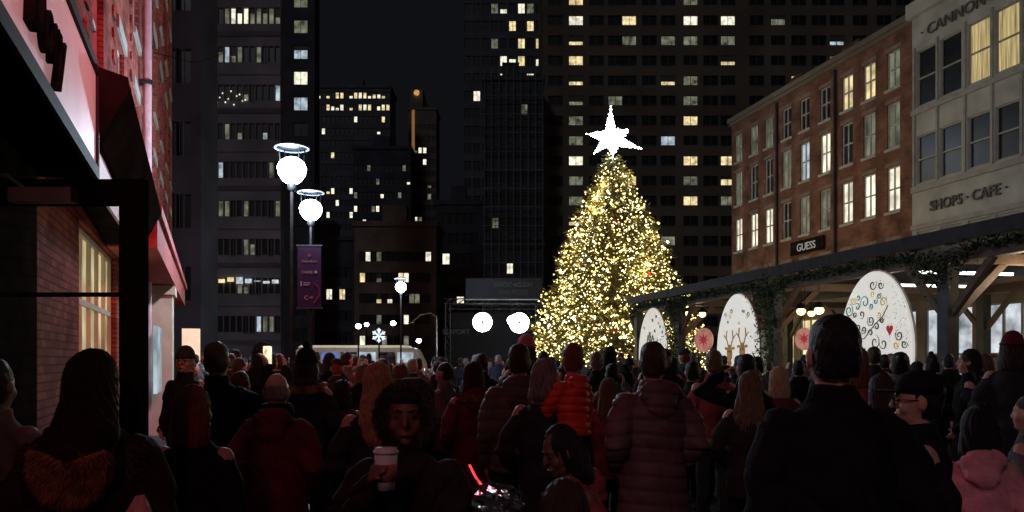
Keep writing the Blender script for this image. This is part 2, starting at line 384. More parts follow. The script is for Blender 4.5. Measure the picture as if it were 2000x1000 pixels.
    if scarf:
        sc = MB(); sc.torus((0,0,1.49), .085, .036, n=20, k=10); sc.torus((0,.01,1.525), .075, .03, n=20, k=10); sc.build('scarf', M[scarf], root, True)
    return root
def atp(px, ytop, Y): return (px-1000)/F*Y, Y, CZ+(700-ytop)/F*Y
def near(label, px, ytop, Y, **k):
    x, y, H = atp(px, ytop, Y); H = k.pop('H', H); return person(label, x, y, H, **k)

w1 = near('woman with long black hair and tan fur on her brown coat, large at lower left', 183, 684, 2.9, coat='brown', hair='long', hm='h_black', hood='down', w=1.10, v=.009, hem=.6, face=4)
base = MB()
for i in range(9):
    a = math.pi+math.pi*i/8
    base.ell((.105*math.cos(a), -.165, 1.36+.12*math.sin(a)), (.05,.035,.05), 10)
base.ell((0,-.155,1.33),(.09,.05,.10)); vox(base, 'hood_lining', .012, M['fur_dark'], w1, 3)
f = MB()
def pt():
    a = U(math.pi*.9, math.pi*2.1); t = U(.1,1.12)**.8; q = Vector((.112*math.cos(a)*t, -.186-.015*U(0,1), 1.37+.13*math.sin(a)*t)); nn = Vector((math.cos(a)*.7,-.7,math.sin(a)*.6)).normalized(); return q, nn
fur(f, pt, 9000, (.015,.036), .0016, .45)
f.build('fur_trim', M['fur'], w1)
f = MB()
def pt():
    s = random.choice((-1,1)); q = Vector((s*U(.16,.21), U(-.12,-.02), 1.36+U(-.06,.06))); return q, Vector((s*.5,-.4,.4))
fur(f, pt, 1500, (.015,.035), .002, .3); f.build('fur_trim', M['fur_dark'], w1)
near('person in pale pink coat cut off by the left edge of the photo', -12, 700, 3.6, coat='palepink', hair='short', hm='h_brown', w=1.05, hem=.6, v=.013)
near('woman with auburn hair in black coat beside the tan fur hood', 378, 752, 3.7, coat='black', hair='bob', hm='h_auburn', w=1.0, v=.010, face=-8, hem=.6)
man4 = near('short-haired man in black coat holding a lit phone up beside his head', 424, 668, 5.8, coat='black', hair='short', hm='h_brown', arms=('pocket','phoneside'), v=.011, w=1.08, hem=.65)
near('balding man in a dark red coat with black hood', 540, 727, 4.9, coat='maroon', hair='bald', hm='h_grey', v=.010, w=1.12, hem=.55, scarf='black', hood='down')
near('person in black pompom beanie and dark parka with fur-edged hood', 599, 684, 6.8, coat='charcoal', hair='bob', hm='h_black', hat='pompom', v=.012, hood='down', hoodfur='down', hem=.5)
near('man with beanie and glasses looking back from beside the cream pilaster', 362, 680, 8.2, coat='black', hair=None, hat='beanie', hatm='charcoal', face=165, yaw=10, v=.011, eyes=True, glasses=True, skin='skin_mid', hm='h_black')
near('woman with long blond hair down her dark jacket', 738, 708, 4.7, coat='charcoal', hair='long', hm='h_blond', v=.010, face=15, tilt=-.12, hem=.75)
w9 = near('woman facing us in fur-edged hood holding a paper cup', 795, 742, 3.0, H=1.61, coat='brown', hair=None, hm='h_black', face=176, skin='skin_brown', arms=('front','cup'), v=.0075, w=1.12, eyes=True, hem=.5, legs='walk', tilt=-.10, yaw=8)
hd = MB(); hd.rings([(0,-.03,1.46,.11,.10),(0,-.04,1.55,.118,.115),(0,-.045,1.64,.122,.118),(0,-.045,1.72,.105,.105),(0,-.045,1.78,.055,.065)], 22)
ho = vox(hd, 'hood', .013, M['brown'], w9, 3, lambda q: wrinkle(q,.006))
me = ho.data; n = len(me.vertices); c = np.empty(n*3, dtype=np.float32); me.vertices.foreach_get('co', c); c = c.reshape(-1,3)
msk = (c[:,1] > .01); c[msk,1] = .01+(c[msk,1]-.01)*.15; me.vertices.foreach_set('co', c.ravel()); me.update()
rim = MB(); rim.torus((0,.055,1.630), .098, .022, 'y', 30, 10); rim.v = [(x*.94,y,1.630+(z-1.630)*1.13) for x,y,z in rim.v]; rim.build('hood_rim', M['fur_dark'], w9, True)
f = MB()
def pt():
    a = U(0, 2*math.pi); b = U(0, 2*math.pi); R = .098
    nn = Vector((math.cos(a)*math.cos(b), math.sin(b), math.sin(a)*math.cos(b)))
    return Vector((math.cos(a)*R*.94, .055, 1.630+math.sin(a)*R*1.13))+nn*.018, nn
fur(f, pt, 9000, (.010,.034), .0013, .0); f.build('fur_trim', M['fur_dark'], w9)
f = MB(); f.ell((0,.045,1.705),(.066,.050,.036),14); f.xf(0, headm(math.radians(8),-.10,1)); f.build('hair', M['h_black'], w9, True)
bpy.context.view_layer.update()
def inw(root, p): return root.matrix_world@Vector(p)
cp = inw(w9, (.008,.345,1.375))
cup = empty('paper_cup', 'white and brown paper coffee cup in the hand of the woman in fur hood', 'cup', (cp.x,cp.y,cp.z))
q = MB(); q.rings([(0,0,0,.029,.029),(0,0,.125,.040,.040)], 28); q.build('cup_body', M['white_paint'], cup, True)
q = MB(); q.rings([(0,0,.028,.0325,.0325),(0,0,.088,.0388,.0388)], 28); q.build('sleeve', mat('cup_sleeve', (.34,.12,.09), .7), cup, True)
q = MB(); q.rings([(0,0,.122,.043,.043),(0,0,.130,.044,.044),(0,0,.132,.038,.038),(0,0,.142,.036,.036)], 28); q.build('lid', M['white_paint'], cup, True)
ph = inw(man4, (.26,.31,1.67))
phn = empty('phone', 'phone with lit screen held up by the man in black coat', 'phone', ph)
q = MB(); q.box(-.037,.037,0,.008,-.075,.075); q.build('case', M['black_metal'], phn)
q = MB(); q.box(-.033,.033,-.003,-.0005,-.068,.068); q.build('screen', em('screen', (1,.75,.45), 1.6, .8, 18), phn)

near('person in grey patterned jacket facing left past the fur hood', 868, 708, 9.0, coat='grey', hair='short', hm='h_black', face=70, skin='skin_mid', v=.013, eyes=True, quilt=.5)
near('person in dark parka tinted wine by red light with fur-edged hood lying on the shoulders', 924, 706, 6.9, coat='maroon', hair='bob', hm='h_brown', v=.012, hood='down', hoodfur='down', w=1.05, hem=.6, face=20)  # red light on a dark coat, put into the maroon cloth
near('tall man in olive grey puffer jacket beside the red-jacketed child', 1014, 672, 6.1, coat='olive', hair='short', hm='h_brown', v=.011, quilt=.6, hood='down', w=1.12, hem=.82, arms=('down','pocket'), pants='charcoal')
near('person in pink knitted beanie just behind the olive puffer jacket', 1028, 658, 8.6, coat='charcoal', hair='bob', hm='h_brown', hat='beanie', hatm='pinkhat', v=.013)
near('grey-haired adult in dark coat with scarf carrying the child in red', 1064, 700, 5.3, coat='charcoal', hair='bob', hm='h_grey', v=.011, scarf='olive', arms=('pocket','child'), face=-10, hem=.6)
xr, yr, zr = atp(1118, 668, 5.25)
person('small child in bright red puffer jacket carried on an adult\'s arm', xr, yr, 1.06, coat='redpuff', hair='short', hm='h_auburn', quilt=1.0, hs=1.35, z=zr-1.13, arms=('child','front'), legs='sit', v=.013, face=35, yaw=-20, hem=.85, pants='charcoal', w=1.1, hood='down', cat='child')
near('man in long plum puffer coat with hood down, hands in pockets', 1275, 668, 5.1, coat='plum', hair='short', hm='h_brown', quilt=.8, hood='down', w=1.14, hem=.64, v=.010, face=12, yaw=-15, pants='charcoal')
near('large dark-haired man in black jacket filling the right foreground', 1627, 617, 2.85, coat='black', hair='short', hm='h_black', w=1.13, v=.009, arms=('down','pocket'), hem=.75)
near('man in black cap and glasses facing left at lower right', 1793, 728, 3.45, coat='black', hair='short', hm='h_black', hat='cap', hatm='black', face=72, v=.008, eyes=True, glasses=True, w=1.0, hem=.7)
near('child in pink jacket behind the man in black cap', 1912, 800, 4.0, coat='pink', hair='bob', hm='h_black', v=.012, hs=1.1, face=-20, hem=.75, hood='down', cat='child')
near('child with brown face and dark hair passing low in front of the crowd', 1118, 840, 3.5, H=1.40, coat='rust', hair='bob', hm='h_black', face=118, yaw=-12, tilt=-.38, skin='skin_brown', v=.009, eyes=True, hs=1.06, legs='walk', hem=.8, cat='child', hood='down')
near('child with brown hair at the very bottom edge, grey jacket', 1098, 950, 2.45, coat='grey', hair='bob', hm='h_brown', v=.010, hs=1.1, face=25, hem=.75, cat='child', hood='down')
near('man in rose red jacket standing near the middle arched panel', 1394, 684, 8.0, coat='rust', hair='short', hm='h_lbrown', v=.013, pants='charcoal', hem=.8)
near('person in black with elbow raised taking a photo', 1457, 692, 7.0, coat='black', hair='short', hm='h_black', arms=('elbowup','phone'), v=.013, hem=.8)
near('woman with long light brown hair beside the big dark silhouette', 1466, 724, 6.0, coat='brown', hair='long', hm='h_lbrown', v=.012, face=-25)
near('person with short blond hair left of the large dark man', 1520, 716, 7.4, coat='maroon', hair='bob', hm='h_blond', v=.013)
near('person with auburn hair peeking out right of the large dark man', 1667, 676, 6.2, coat='rust', hair='bob', hm='h_auburn', v=.013, face=30)
near('person with black bun and scarf before the nearest arched panel', 1758, 688, 7.6, coat='charcoal', hair='bun', hm='h_black', scarf='grey', v=.013, face=-20)
near('woman in black coat with long dark hair turned left, under the shed eave', 1893, 682, 8.2, coat='black', hair='long', hm='h_black', face=60, arms=('pocket','hold'), v=.013, hem=.55, eyes=True)
near('tall man in wine red beanie and dark coat at the right edge', 1978, 652, 7.6, coat='charcoal', hair='bob', hm='h_brown', hat='beanie', hatm='maroon', face=-40, v=.013)
near('person in grey coat cut off by the right edge of the photo', 2012, 770, 4.6, coat='grey', hair='short', hm='h_brown', v=.013, face=40)
near('person in navy jacket behind the auburn-haired woman', 470, 726, 6.6, coat='navy', hair='short', hm='h_brown', v=.013, w=1.0)
near('person in wine red coat with black bob between pompom beanie and blond hair', 668, 742, 7.2, coat='maroon', hair='bob', hm='h_black', v=.013)
near('woman with light brown hair and rose red coat right of the red child', 1188, 738, 7.2, coat='rust', hair='long', hm='h_lbrown', v=.013)
near('man in dark jacket right behind the plum puffer coat', 1352, 706, 8.8, coat='charcoal', hair='short', hm='h_black', v=.013)
near('person in navy coat right of the large dark man, brown bob', 1720, 730, 5.6, coat='navy', hair='bob', hm='h_brown', v=.013)

bg = MB(); bg.rings([(0,0,0,.11,.04),(0,0,.05,.14,.07),(0,0,.2,.13,.06),(.01,0,.32,.05,.03),(.01,0,.36,.015,.012)], 16)
bg.v = [(x*(1+.18*math.sin(z*60+x*40))*.7, y+.015*math.sin(x*70), z) for x,y,z in bg.v]
b1 = P(268,985,2.7); o = bg.build('plastic_bag', mat('plastic_white', (.6,.38,.36), .35, .2, 12, .4), None, True, (b1.x,b1.y,b1.z-.33)); tag(o, 'pale plastic bag hanging beside the woman with the tan fur hood', 'bag')
foil = MB(); fr = random.Random(3)
fn = 13; fv = []
for i in range(fn):
    for j in range(fn):
        th = math.pi*i/(fn-1); ph_ = 2*math.pi*j/fn; r = .085*(1+fr.uniform(-.12,.12)); fv.append((r*1.25*math.sin(th)*math.cos(ph_), r*.5*math.sin(th)*math.sin(ph_), r*.9*math.cos(th)))
foil.add(fv, [(i*fn+j, i*fn+(j+1)%fn, (i+1)*fn+(j+1)%fn, (i+1)*fn+j) for i in range(fn-1) for j in range(fn)])
foil.tube([(.02,0,-.07),(.06,0,-.2),(.05,.05,-.5)], .003, 5)
fo = P(966,985,2.9); o = foil.build('foil_balloon', mat('foil', (.55,.50,.52), .12, .3, 8, .5, 14, metallic=1), None, False, fo); tag(o, 'crumpled shiny foil balloon low between the cup woman and the child', 'balloon')
toy = empty('red_glint_wand', 'red glints modelled as a glowing toy wand next to the crumpled foil balloon', 'toy', P(928,930,3.0))  # vague red glints given the shape of a toy wand
q = MB(); q.tube([(-.02,0,.04),(0,0,0),(.035,0,-.05),(.07,0,-.07)], .005, 6); q.build('glow_tube', em('red_glow', (1,.05,.06), 1.6, .6, 60), toy, True)
q = MB(); q.tube([(.07,0,-.07),(.12,0,-.12)], .008, 6); q.build('handle', M['white_paint'], toy, True)

defs = [('black coat','black','short','h_black',None,'short black hair'),('charcoal coat','charcoal','short','h_brown',None,'short brown hair'),('wine red coat','maroon','bob','h_brown',None,'a brown bob'),
        ('black coat','black','long','h_lbrown',None,'long light brown hair'),('navy coat','navy','short','h_grey',None,'grey hair'),('brown coat','brown','bob','h_blond',None,'a blond bob'),
        ('black parka','black','bob','h_black','beanie','a dark beanie'),('grey jacket','grey','short','h_black',None,'cropped dark hair'),('rose jacket','rust','long','h_black',None,'long black hair'),
        ('charcoal jacket','charcoal','short','h_auburn','cap','a dark cap'),('pale coat','palepink','bun','h_brown',None,'a brown bun'),('olive puffer','olive','short','h_lbrown','pompom','a pompom hat')]
wts = [7,6,3,4,3,2,4,3,2,3,1,2]
def zone(px, Y):
    d = 'nearer crowd' if Y < 13 else ('middle crowd' if Y < 20 else 'far crowd')
    for lim, z_ in ((560,'by the red building'),(850,'before the minibus'),(1050,'before the stage'),(1250,'below the tree'),(1420,'by the smallest arched panel'),(1640,'by the middle arched panel'),(3000,'by the largest arched panel')):
        if px < lim: return d+' '+z_
placed = [(o.location.x, o.location.y) for o in col.objects if o.name.startswith('person')]
def dup(root, loc, rz, sc, label, group):
    r = root.copy(); col.objects.link(r); r.location = loc; r.rotation_euler = (0,0,rz); r.scale = (sc,sc,sc); r['label'] = label; r['group'] = group
    for ch in root.children:
        c_ = ch.copy(); col.objects.link(c_); c_.parent = r
    return r
protos = [None]*len(defs); tries = 0; cnt = 0; spots = []
while cnt < 150 and tries < 9000:
    tries += 1
    r_ = random.random(); Y = 8.6+(22 if r_ < .7 else 6)*random.random()**1.15; px = U(345, 1990)
    x = (px-1000)/F*Y
    if x < -1.5-.379*Y+.9 or x > 10.78-.206*Y-.5: continue
    if (x-4.9)**2+(Y-38)**2 < 5.6**2: continue
    if Y > 14 and abs(px-570) < 12 and Y < 18: continue
    md = .58 if Y < 14 else .7
    if any((x-a)**2+(Y-b)**2 < md*md for a,b in placed): continue
    placed.append((x,Y)); i = random.choices(range(len(defs)), wts)[0]; d = defs[i]; H = random.gauss(1.69,.085)
    if d[4] == 'pompom': H = min(H, 1.72)
    H = max(1.48, min(H, 1.86)); fc = random.choice([U(-25,25)]*5+[U(-110,110)])
    lab = 'person in %s with %s, %s' % (d[0], d[5], zone(px,Y)); grp = 'people with %s in %s, %s' % (d[5], d[0], zone(px,Y))
    if protos[i] is None:
        protos[i] = person(lab, x, Y, H, fc, coat=d[1], hair=d[2], hm=d[3], hat=d[4], hatm='charcoal', v=.0145, arms=random.choice([('pocket','pocket'),('down','pocket'),('phone','phone')]), group=grp, quilt=.8 if d[1]=='olive' else 0, w=U(.98,1.1), hood='down' if i%3 == 0 else None)
    else: dup(protos[i], (x,Y,0), math.radians(fc), H/1.76, lab, grp)
    cnt += 1

# ------------------------------------------------------------ setting
g = MB()
g.add([(-500,-30,0),(500,-30,0),(500,900,0),(-500,900,0)], [(0,1,2,3)]); tag(g.build('ground', M['paving']), kind='structure')
g = MB(); g.add([(-80,52,.004),(80,52,.004),(80,64,.004),(-80,64,.004)], [(0,1,2,3)]); tag(g.build('road', mat('asphalt', (.05,.05,.05), .7)), kind='structure')
g = MB(); g.box(-80,80,64,64.2,0,.13); tag(g.build('kerb', M['concrete']), kind='structure')

def facade(W, Hh, ops, D, recess=.14):
    mb = MB(); xs = sorted({0,W}|{round(o[0],3) for o in ops}|{round(o[1],3) for o in ops}); zs = sorted({0,Hh}|{round(o[2],3) for o in ops}|{round(o[3],3) for o in ops})
    hole = set()
    ix = {x:i for i,x in enumerate(xs)}; iz = {z:i for i,z in enumerate(zs)}
    for o in ops:
        for i in range(ix[round(o[0],3)], ix[round(o[1],3)]):
            for j in range(iz[round(o[2],3)], iz[round(o[3],3)]): hole.add((i,j))
    for j in range(len(zs)-1):
        i = 0
        while i < len(xs)-1:
            if (i,j) in hole: i += 1; continue
            k = i
            while k < len(xs)-1 and (k,j) not in hole: k += 1
            mb.add([(xs[i],0,zs[j]),(xs[k],0,zs[j]),(xs[k],0,zs[j+1]),(xs[i],0,zs[j+1])], [(0,1,2,3)]); i = k
    for a,b,c,d in ops:
        r = recess
        mb.add([(a,0,c),(b,0,c),(b,0,d),(a,0,d),(a,r,c),(b,r,c),(b,r,d),(a,r,d)], [(0,4,5,1),(1,5,6,2),(2,6,7,3),(3,7,4,0)])
    mb.add([(0,0,0),(W,0,0),(W,D,0),(0,D,0),(0,0,Hh),(W,0,Hh),(W,D,Hh),(0,D,Hh)], [(4,5,6,7),(1,2,6,5),(2,3,7,6),(3,0,4,7)])
    mb.add([(0,recess+.25,0),(W,recess+.25,0),(W,recess+.25,Hh),(0,recess+.25,Hh)], [(0,1,2,3)])
    return mb
WM = {}
def winmesh(w, h, pane, frame, nx=2, nz=2, t=.05):
    key = (round(w,2), round(h,2), pane, frame, nx, nz)
    if key not in WM:
        mb = MB(); mb.add([(0,.06,0),(w,.06,0),(w,.06,h),(0,.06,h)], [(0,1,2,3)], 1)
        for i in range(nx+1):
            x = (w-t)*i/nx; mb.box(x,x+t,0,.05,0,h)
        for j in range(nz+1):
            z = (h-t)*j/nz
            for i in range(nx): mb.box((w-t)*i/nx+t,(w-t)*(i+1)/nx,.002,.048,z,z+t)
        WM[key] = mb.mesh('window', [M[frame], M[pane]])
    return WM[key]
def tower(label, px0, px1, ytop, Y, D, cols, pitch, ww, wh, lit, wall, frame='dframe', base=4, litf=None, name='office_tower', nx=2, nz=1, seed=1, roof=True):
    rd = random.Random(seed); x0 = (px0-1000)/F*Y; W = (px1-px0)/F*Y; Hh = CZ+(700-ytop)/F*Y
    root = empty(name, label, 'building', (x0,Y,0))
    if isinstance(cols, int): cs = [(i+.5)*W/cols-ww/2 for i in range(cols)]
    else: cs = [(c-px0)/F*Y-ww/2 for c in cols]
    rows = []; z = base
    while z+wh < Hh-.8: rows.append(z); z += pitch
    ops = [(round(a,3),round(a+ww,3),round(b,3),round(b+wh,3)) for a in cs for b in rows if a > .05 and a+ww < W-.05]
    facade(W, Hh, ops, D, .3).build('wall', M[wall], root)
    items = []
    for o in ops:
        py = 700-(o[2]-CZ)*F/Y; pxx = px0+(o[0]+ww/2)*F/Y
        if litf: m = litf(pxx, py, rd)
        else: m = rd.choice(('l_warm','l_white','l_dim','l_dim','l_white')) if rd.random() < lit else 'dark_pane'
        items.append((o, m, py))
    items = sorted(items, key=lambda t: (t[1] == 'dark_pane' or t[2] < -10, rd.random()))
    st = MB(); mats = []
    for i,(o,m,py) in enumerate(items):
        if i < 95:
            hh = wh
            if m != 'dark_pane' and rd.random() < .35: hh = round(wh*rd.choice((.45,.7)),2)   # blind half drawn
            link('window', winmesh(ww, hh, m, frame, nx, nz, max(.05, ww*.035)), root, (o[0],.12,o[2]))
            if hh != wh:
                bl = WM.get(('bl',ww,wh,hh))
                if bl is None: q = MB(); q.box(0,ww,.02,.05,hh+.003,wh); bl = WM[('bl',ww,wh,hh)] = q.mesh('blind', [M['dframe']])
                link('blind', bl, root, (o[0],.12,o[2]))
        else:
            if m not in mats: mats.append(m)
            st.add([(o[0],.2,o[2]),(o[1],.2,o[2]),(o[1],.2,o[3]),(o[0],.2,o[3])], [(0,1,2,3)], mats.index(m))
            if frame not in mats: mats.append(frame)
            k = mats.index(frame); xm = (o[0]+o[1])/2; st.box(xm-.04,xm+.04,.13,.19,o[2],o[3],k); st.box(o[0],o[1],-.05,.10,o[2]-.14,o[2]-.003,k)
    if st.v: tag(st.build('window', [M[m] for m in mats], root), kind='stuff')
    if roof:
        r = MB(); r.box(-.3,W+.3,-.3,D+.3,Hh+.003,Hh+.7); r.box(W*.3,W*.6,D*.3,D*.7,Hh+.7,Hh+3.5); r.build('roof', M[wall], root)
    return root, W, Hh
M['w_brown'] = mat('wall_brown', (.20,.155,.12), .9, .3, .12, .2, 3, spec=.1)
M['w_grey'] = mat('wall_grey', (.15,.15,.175), .8, .25, .3, .2, 3, spec=.1)
M['w_lgrey'] = mat('wall_light_grey', (.24,.25,.28), .8, .3, .2, .2, 3, spec=.1)
M['w_dark'] = mat('wall_dark', (.08,.085,.105), .7, .3, .3, .2, 3, spec=.1)
M['w_tan'] = mat('wall_tan', (.22,.18,.145), .9, .25, .5, .2, 3, spec=.1)
M['w_net'] = mat('wall_netting', (.09,.095,.10), .9, .6, 2.0, .4, 8, stretch=(.6,1,3), spec=.1)

def slab(px, py, rd):
    pr = {1125:.92, 1202:.10, 1229:.30, 1305:.62, 1349:.62, 1422:.25, 1478:.05, 1520:.4, 1560:.4, 1635:.25, 1727:.3}
    k = min(pr, key=lambda a: abs(a-px)); p = pr[k]
    if py > 400: p *= .6
    if abs(px-k) > 6: p = 0.03
    if rd.random() > p: return 'dark_pane'
    return rd.choice(('l_white','l_warm','l_dim','l_warm','l_dim','l_cool'))
tower('broad brown slab tower rising behind the lit tree', 1060, 1800, -160, 120, 20, [1085,1125,1165,1202,1229,1268,1305,1349,1388,1422,1478,1520,1560,1600,1635,1680,1727,1765], 3.02, 2.2, 1.45, 0, 'w_brown', base=3.6, litf=slab, seed=4, name='apartment_tower')
tower('slim dark glass tower left of the brown slab tower', 905, 1062, -220, 150, 10, 9, 3.3, 1.3, 1.9, 0, 'w_grey', litf=lambda px,py,rd: (rd.choice(('l_warm','l_white','l_dim')) if (px>965 and py<170 and rd.random()<.45) or rd.random()<.05 else 'dark_pane'), seed=5)
rt,W_,H_ = tower('dark scaffold-netted block in front of the slim glass tower', 946, 1060, 158, 112, 8, 8, 3.2, .9, 1.5, .05, 'w_net', seed=8, name='netted_building')
sc = MB()
for i in range(15): sc.box(-.3,W_+.3,-.9,-.8,2+i*2.6,2.08+i*2.6)
for i in range(9): sc.box(W_*i/8-.04,W_*i/8+.04,-.79,-.72,0,H_+1.5)
sc.build('scaffold', M['w_lgrey'], rt)
tower('low dark block between the stage and the far street', 850, 948, 400, 128, 8, 7, 3.2, 1.2, 1.8, .06, 'w_dark', seed=9)
tower('far tower with lit top floors beyond the two street lamps', 618, 762, 172, 200, 10, 16, 3.0, .85, 1.5, 0, 'w_grey', seed=11, nx=1,
      litf=lambda px,py,rd: rd.choice(('l_white','l_warm')) if (py<225 and rd.random()<.62) or rd.random()<.12 else 'dark_pane')
tower('stepped block with scattered lit windows behind the street lamps', 690, 802, 292, 170, 8, 13, 2.9, .75, 1.3, .20, 'w_dark', seed=12, nx=1)
rt,W_,H_ = tower('slender tower topped with an orange beacon', 798, 852, 215, 220, 10, 6, 3.2, 1.0, 1.6, .14, 'w_tan', seed=13, nx=1)
q = MB(); q.box(W_*.05,W_*.5,1,8,H_+.7,H_+6); q.build('turret', M['w_tan'], rt)
q = MB(); q.ell((W_*.28,.6,H_+5),(.8,.5,.8)); q.build('beacon', M['l_orange'], rt, True)
q = MB(); q.box(W_*.12,W_*.22,-.2,-.05,H_-12,H_+.5); q.build('lit_strip', mat('orange_strip', (.5,.25,.1), .8, .6, .8, emit=.22, ecol=(1,.42,.12)), rt)
tower('low masonry block with paired lit windows near the small street lamp', 692, 852, 442, 110, 10, 15, 2.9, .85, 1.35, .26, 'w_tan', seed=14, nx=1, base=3.5)
tower('dark mid-rise behind the bannered lamp', 560, 700, 470, 118, 10, 11, 3.2, 1.1, 1.6, .10, 'w_dark', seed=15)
tower('narrow dark tower with a single column of bright windows', 552, 614, -140, 112, 3, [587], 3.62, 2.0, 1.9, 0, 'w_dark', base=4, seed=16, litf=lambda px,py,rd: rd.choice(('l_white','l_cool','l_dim')) if py<240 and rd.random()<.9 else 'dark_pane')
rt,W_,H_ = tower('tall curtain-wall tower with strips of office windows', 424, 548, -200, 76, 1.2, 10, 3.68, .50, 1.55, 0, 'w_lgrey', base=4.2, seed=17, nx=1,
      litf=lambda px,py,rd: ('l_white' if 445<px<485 and 15<py<75 else 'l_dim' if (py<150 and rd.random()<.6) else 'l_cool' if (rd.random()<.05) else 'l_dim' if rd.random()<.22 else 'dark_pane'))
for i in range(16):
    q = MB(); q.box(0,W_,-.12,-.02,3.0+i*3.68,3.45+i*3.68); q.build('spandrel', M['w_lgrey'] if i%2 else M['w_grey'], rt)
for i in range(7):
    q = MB(); q.box(.2+i*.85,.8+i*.85,-.22,-.13,8.9+.12*math.sin(i*2),9.25+.2*math.sin(i)); q.build('shopfront_glow', M['l_shop' if i > 1 else 'l_warm'], rt)
for i in range(11):
    q = MB(); q.ell((.05+i*.27,-.2,26.0+(i%3)*.5+.2*math.sin(i*3)),(.07,.05,.08),8); q.build('glass_reflection', M['l_white'], rt, True)  # points of light reflected in the glass, modelled as glowing dots
rt,W_,H_ = tower('plain dark building directly beyond the red brick building', 300, 392, -260, 46, 2.6, 4, 4.2, .9, 2.0, 0, 'w_dark', base=5, seed=18, roof=False)

# ------------------------------------------------------------ red brick building on the left
thL = math.atan2(.935,-.3545)
RB = empty('brick_building', 'red-lit brick building with shop signs along the left edge', 'building', (-1.5,0,0), thL)
ops = [(9.75,13.7,1.5,3.30)]
for i in range(9):
    for z in (4.9,8.2,11.6): ops.append((8.0+i*2.9, 9.1+i*2.9, z, z+2.1))
facade(33.5, 17, ops, 8, .18).build('wall', M['red_brick'], RB)
M['shop_glow'] = em('shop_glow', (1,.80,.48), .70, .6, 1.2)
for i,o in enumerate(ops):
    wn = link('window', winmesh(o[1]-o[0], o[3]-o[2], 'dark_pane' if i else 'shop_glow', 'white_paint' if i else 'cream', 2 if i else 5, 3 if i else 2, .07), RB, (o[0],.08,o[2]))
    if i:
        s = MB(); s.box(-.12,o[1]-o[0]+.12,-.14,.0,-.14,-.02); s.build('sill', M['concrete'], wn)
        s = MB(); s.box(-.12,o[1]-o[0]+.12,-.12,-.081,o[3]-o[2]+.02,o[3]-o[2]+.24); s.build('lintel', M['concrete'], wn)
for i in range(9):
    s = MB()
    for k in range(1,70,2): s.box(7.2+i*2.9,7.2+i*2.9+.26,-.035,-.003,4.4+k*.17,4.4+k*.17+.15)
    tag(s.build('brick_quoins', M['red_brick'], RB), kind='stuff')
q = MB(); q.box(3.0,7.05,-.06,-.003,0,3.245); q.build('shopfront_panel', M['matte'], RB)
q = MB(); q.box(1.0,7.25,-.47,-.003,3.25,3.30); q.build('soffit', M['matte'], RB)
q = MB(); q.box(1.0,7.25,-.44,-.003,3.302,4.25); q.build('sign_box', M['matte'], RB)
q = MB(); q.box(1.05,7.2,-.475,-.443,3.36,4.16); q.build('sign_panel', mat('sign_panel', (.75,.58,.58), .5, .2, 1.5, .05, emit=.24, ecol=(1,.40,.46)), RB)  # pinkish light falling on the panel is put into its emission
q = MB(); q.box(1.0,7.25,-.50,-.445,4.165,4.25); q.box(1.0,7.25,-.50,-.445,3.252,3.355); q.box(7.2,7.25,-.50,-.445,3.356,4.164); q.build('sign_frame', M['dark_metal'], RB)
text('Dory', .52, M['matte'], RB, (4.30,-.50,3.50), off=.006, ext=.03, sx=.92, shear=.15)
q = MB(); pr = [(-.003,4.55),(-.42,4.28),(-.72,4.20),(-.74,4.10),(-.50,3.62),(-.003,3.62)]
nP = len(pr); q.add([(7.3,a,b) for a,b in pr]+[(12.2,a,b-.28) for a,b in pr], [tuple(range(nP)), tuple(range(2*nP-1,nP-1,-1))]+[(i,(i+1)%nP,(i+1)%nP+nP,i+nP) for i in range(nP)]); q.build('awning', M['matte'], RB)
q = MB(); q.box(7.4,11.0,-.46,-.43,3.22,3.58); q.build('sign_panel', mat('sign_panel_plain', (.55,.42,.42), .6, .35, 1.5, .05, emit=.14, ecol=(1,.6,.62)), RB)  # lit look of this plain panel comes from its own emission
q = MB(); q.box(12.25,26,-.68,-.003,3.32,3.9); q.box(12.25,26,-.74,-.685,3.80,3.95); q.build('cornice', mat('painted_cornice', (.42,.11,.10), .7, .3, spec=.1), RB)
q = MB(); q.tube([(18.0,-.16,0.1),(18.0,-.16,16.5)], .085, 12); q.build('downpipe', mat('pipe_paint', (.6,.42,.46), .5, .15), RB, True)
for z in (4.5,7.5,10.5,13.5):
    q = MB(); q.box(17.88,18.12,-.27,-.0,z,z+.08); q.build('pipe_bracket', M['dark_metal'], RB)
q = MB(); q.box(18.6,19.5,-.62,-.003,0,3.1); q.box(18.5,19.6,-.68,-.003,3.103,3.3); q.build('pilaster', M['cream'], RB)
q = MB(); q.box(16.6,18.3,-.42,-.36,1.0,2.35); q.build('display_case', M['l_cool'], RB)
q = MB(); q.box(22.5,23.0,-1.15,-.7,1.55,2.5); q.build('lit_box_sign', mat('box_sign', (.8,.6,.4), .5, .1, emit=.6, ecol=(1,.62,.40)), RB)
door = bpy.data.objects.new('door', None); col.objects.link(door); door.parent = RB; door.rotation_euler = (0,0,-thL)
Rm = Matrix.Rotation(-thL,4,'Z'); door.location = Rm@Vector((-1.435+1.5, 3.1, 0))
q = MB(); q.box(-.095,0,0,.045,.0,2.40); q.box(-1.15,-1.05,0,.045,0,2.40); q.box(-1.049,-.096,0,.045,2.30,2.398); q.box(-1.049,-.096,0,.045,.0,.25); q.box(-1.049,-.096,.008,.037,1.942,1.958); q.build('door_frame', M['matte'], door)
q = MB(); q.box(-1.049,-.096,.018,.026,.25,2.30); q.build('door_glass', M['glass'], door)
q = MB(); q.box(-.49,-.25,-.06,-.003,2.30,2.355); q.tube([(-.45,-.03,2.36),(-.50,-.05,2.40),(-.75,-.07,2.42)], .008, 6); q.build('door_closer', M['steel'], door)
